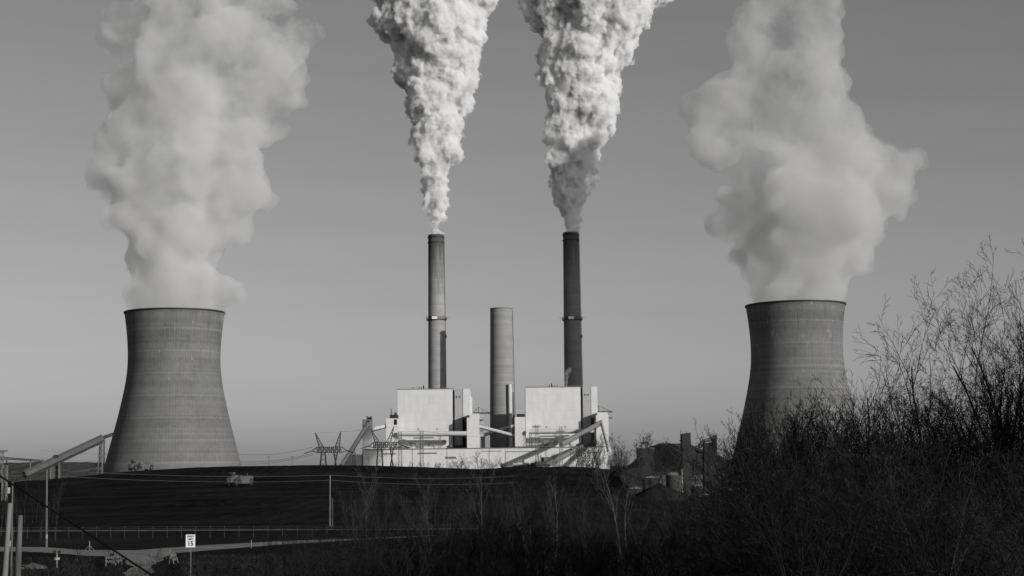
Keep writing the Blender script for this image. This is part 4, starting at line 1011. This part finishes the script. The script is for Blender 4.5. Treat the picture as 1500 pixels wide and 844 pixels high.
# trees on the crest and in the yard
for i in range(34):
    px = 575 + 290 * ((i * .618 + .4) % 1); Y = rnd.uniform(1020, 1080)
    hh = 10 + 18 * max(0, 1 - abs(px - 700) / 30) if px < 760 else rnd.uniform(6, 26)
    p = P(px, 686 - hh, Y); plant_tree('far', FAR, 'bark', p.x, Y, 0, p.z, 'small bare tree behind the coal crest, before the white turbine hall', 'small trees before the turbine hall', rnd)
for i in range(40):
    px = 840 + 245 * ((i * .618 + .7) % 1); Y = rnd.uniform(430, 840)
    yt = {0: 640, 1: 655, 2: 672, 3: 690}[i % 4] + rnd.uniform(-8, 8)
    if px > 1053 and i % 4 < 2: yt = 655
    if 992 < px < 1058: Y = rnd.uniform(600, 840); yt = max(yt, 668)
    p = P(px, yt, Y); g = 0; plant_tree('far', FAR, ('bark', 'bark_dark')[i % 2], p.x, Y, g, p.z - g, 'leafless tree in the yard around the dark towers', 'bare trees around the yard towers', rnd)
for px, yt, lb in ((908, 634, 'rounded bare treetop right of the plant, leftmost of three'), (936, 630, 'rounded bare treetop right of the plant, middle of three'), (958, 629, 'rounded bare treetop right of the plant, rightmost of three')):
    p = P(px, yt, 620); plant_tree('far', FAR, 'bark', p.x, 620, 0, p.z, lb, 'bare treetops right of the plant', rnd)

# ---------------------------------------------------------------- dry grass and brush
def blades(name, n, region, h, label, m_, seed):
    r_ = random.Random(seed); mb = MB()
    for k in range(n):
        px, Y = region(r_); p = P(px, 800, Y); x = p.x; y = Y; z = gz(x, y)
        c = r_.uniform(.4, 1)
        for b in range(4):
            a = r_.uniform(0, 6.28); hh = h * r_.uniform(.4, 1) * c; w_ = .012 + .012 * r_.random(); ln = r_.uniform(.1, .5) * hh
            dx, dy = math.cos(a), math.sin(a); ox_, oy_ = r_.uniform(-.25, .25), r_.uniform(-.25, .25)
            mb.add([(x + ox_ - dy * w_, y + oy_ + dx * w_, z - .05), (x + ox_ + dy * w_, y + oy_ - dx * w_, z - .05), (x + ox_ + dx * ln, y + oy_ + dy * ln, z + hh)], [(0, 1, 2)])
    return tag(mb.build(name, M[m_], None), label, 'grass', None, 'stuff')
M['straw'] = mat_noise('dry_straw', .012, .055, .15, .95, .05)
def reg(r_):
    px = r_.uniform(-20, 1100); Y = r_.uniform(88, 175)
    g = gz(0, Y); py = 690 + 2400 * (8.5 - g) / Y
    if 140 < px < 265 and Y > 100: px = r_.uniform(285, 700)
    return px, Y
blades('dry_grass', 12000, reg, .45, 'dry winter grass covering the near ground', 'straw', 3)
def reg2(r_): return r_.uniform(1000, 1520), r_.uniform(18, 60)
blades('dry_grass', 7000, reg2, .9, 'dark dry weeds under the thicket at lower right', 'straw', 4)
# ---------------------------------------------------------------- steam
rowsA = [(344, 629, 649), (325, 626, 652), (300, 621, 658), (275, 613, 660), (250, 604, 668), (210, 598, 688), (180, 588, 690), (150, 580, 702), (100, 568, 712), (50, 553, 725), (0, 543, 738), (-60, 525, 760)]
rowsB = [(341, 826, 847), (325, 822, 850), (300, 812, 858), (275, 803, 868), (255, 798, 880), (220, 795, 885), (190, 790, 905), (160, 786, 918), (100, 778, 905), (50, 768, 955), (20, 762, 980), (0, 758, 985), (-60, 745, 1000)]
rowsL = [(458, 184, 328), (435, 178, 340), (400, 172, 326), (375, 168, 318), (340, 162, 340), (300, 148, 372), (250, 142, 385), (200, 148, 385), (150, 158, 400), (100, 175, 435), (50, 198, 450), (0, 190, 455), (-60, 180, 465)]
XL = [(336, 425, 26, -5), (318, 440, 18, 10), (352, 280, 44, -10), (330, 325, 34, 10), (165, 250, 34, 5), (172, 200, 34, -8), (400, 120, 46, 0), (420, 60, 46, 10), (190, 130, 40, -10), (190, 30, 50, 20), (400, -20, 50, 0), (375, 190, 38, 8)]
rowsR = [(450, 1094, 1238), (430, 1090, 1244), (400, 1082, 1256), (370, 1070, 1275), (340, 1060, 1300), (300, 1062, 1322), (250, 1062, 1325), (200, 1040, 1300), (150, 1025, 1275), (100, 1035, 1265), (50, 1062, 1262), (0, 1078, 1255), (-60, 1080, 1250)]
XR = [(1068, 330, 38, -8), (1085, 300, 34, 6), (1110, 395, 22, -6), (1250, 378, 34, 4), (1262, 330, 40, -6), (1292, 250, 50, 4), (1300, 290, 36, -8), (1322, 240, 28, 8), (1050, 210, 44, 0), (1035, 165, 40, 10), (1075, 150, 44, -6)]
GS = 'steam plumes over the plant'
SMAT = vol_mat('dense_steam', .40, .045, aniso=.0, lo=.44, hi=.54, detail=8, rough=.68, step=.14, squash=.8, col=.985)
CMAT = vol_mat('soft_steam', .066, .017, aniso=.1, lo=.36, hi=.50, detail=7, rough=.62, ramp=(125, 320, -.07, .10), step=.2, col=.91)
RMAT = vol_mat('grey_steam', .044, .017, aniso=.1, lo=.36, hi=.50, detail=7, rough=.62, ramp=(125, 320, -.07, .10), step=.2, col=.87)
dA = [(34, 14, True), (14, 7, True), (6, 3.6, True), (2.6, 1.7, True)]
tag(plume('steam_plume', rowsA, 1970, 343, -50, 80, .6, 3, (.3, .7), 1.25, dA, SMAT, kids=2, base=(SA[1], 1970, SA[3] * .95, SA[2])), 'bright billowing steam plume rising from the left tall smokestack', 'steam plume', GS)
tag(plume('steam_plume', rowsB, 1990, 340, -50, 80, .6, 8, (.3, .7), 1.25, dA, SMAT, kids=2, base=(SB[1], 1990, SB[3] * .95, SB[2])), 'billowing steam plume leaning right from the dark tall smokestack', 'steam plume', GS)
dC = [(34, 14, True), (12, 5, True), (4, 1.6, True)]
tag(plume('steam_plume', rowsL, 1270, 452, -50, 60, .5, 5, (.4, .65), 1.9, dC, CMAT, dscale=.7, base=(TL[0], 1270, TL[3] * .97, TL[2]), extra=XL, wide=1.0, final=2.4), 'wide soft steam cloud pouring from the left cooling tower', 'steam plume', GS)
tag(plume('steam_plume', rowsR, 1270, 443, -50, 60, .48, 21, (.4, .65), 1.9, dC, RMAT, dscale=.7, base=(TR[0], 1270, TR[3] * .97, TR[2]), extra=XR, wide=1.0, final=2.4), 'wide soft grey steam cloud pouring from the right cooling tower', 'steam plume', GS)
PM = vol_mat('thin_steam', .12, .3, lo=.4, hi=.62)
for rows, Y, y0, y1, n, lb in (([(566, 826, 832), (555, 824, 834), (548, 826, 837), (540, 829, 839)], 1755, 565, 541, 9, 'small steam puff on the roof of the right boiler house, left of the dark stack'),
                               ([(629, 633, 635), (624, 632, 637), (618, 631, 639)], 1733, 628, 620, 6, 'tiny steam wisp above the level gallery of the left boiler house'),
                               ([(627, 821, 824), (622, 821, 827), (616, 820, 829)], 1733, 626, 618, 6, 'tiny steam wisp above the level gallery of the right boiler house')):
    tag(plume('steam_puff', rows, Y, y0, y1, n, .6, 4, (.4, .6), .5, [(4, 1.2, True)], PM, kids=3), lb, 'steam puff', 'small steam puffs')
# added unseen steam column on the sunward side, placed to shade the right stack
sx, sy = SB[1], 1990; k = 750
cx_, cy_ = sx + k * math.sin(SUN_AZ), sy - k * math.cos(SUN_AZ)
bl_ = []; rr_ = random.Random(5)
z = 150
while z < 570:
    r = rr_.uniform(24, 30); bl_.append(((cx_ + rr_.uniform(-6, 6), cy_ + rr_.uniform(-8, 8), z), r)); z += 13
o = bpy.data.objects.new('steam_plume', blob_mesh('drifting_steam', bl_)); COL.objects.link(o); o.data.materials.append(vol_mat('drifting_steam', .08))
md = o.modifiers.new('union', 'REMESH'); md.mode = 'VOXEL'; md.voxel_size = 4
tag(o, 'added steam column out of view beyond the right edge, shading the right stack', 'steam plume', GS)
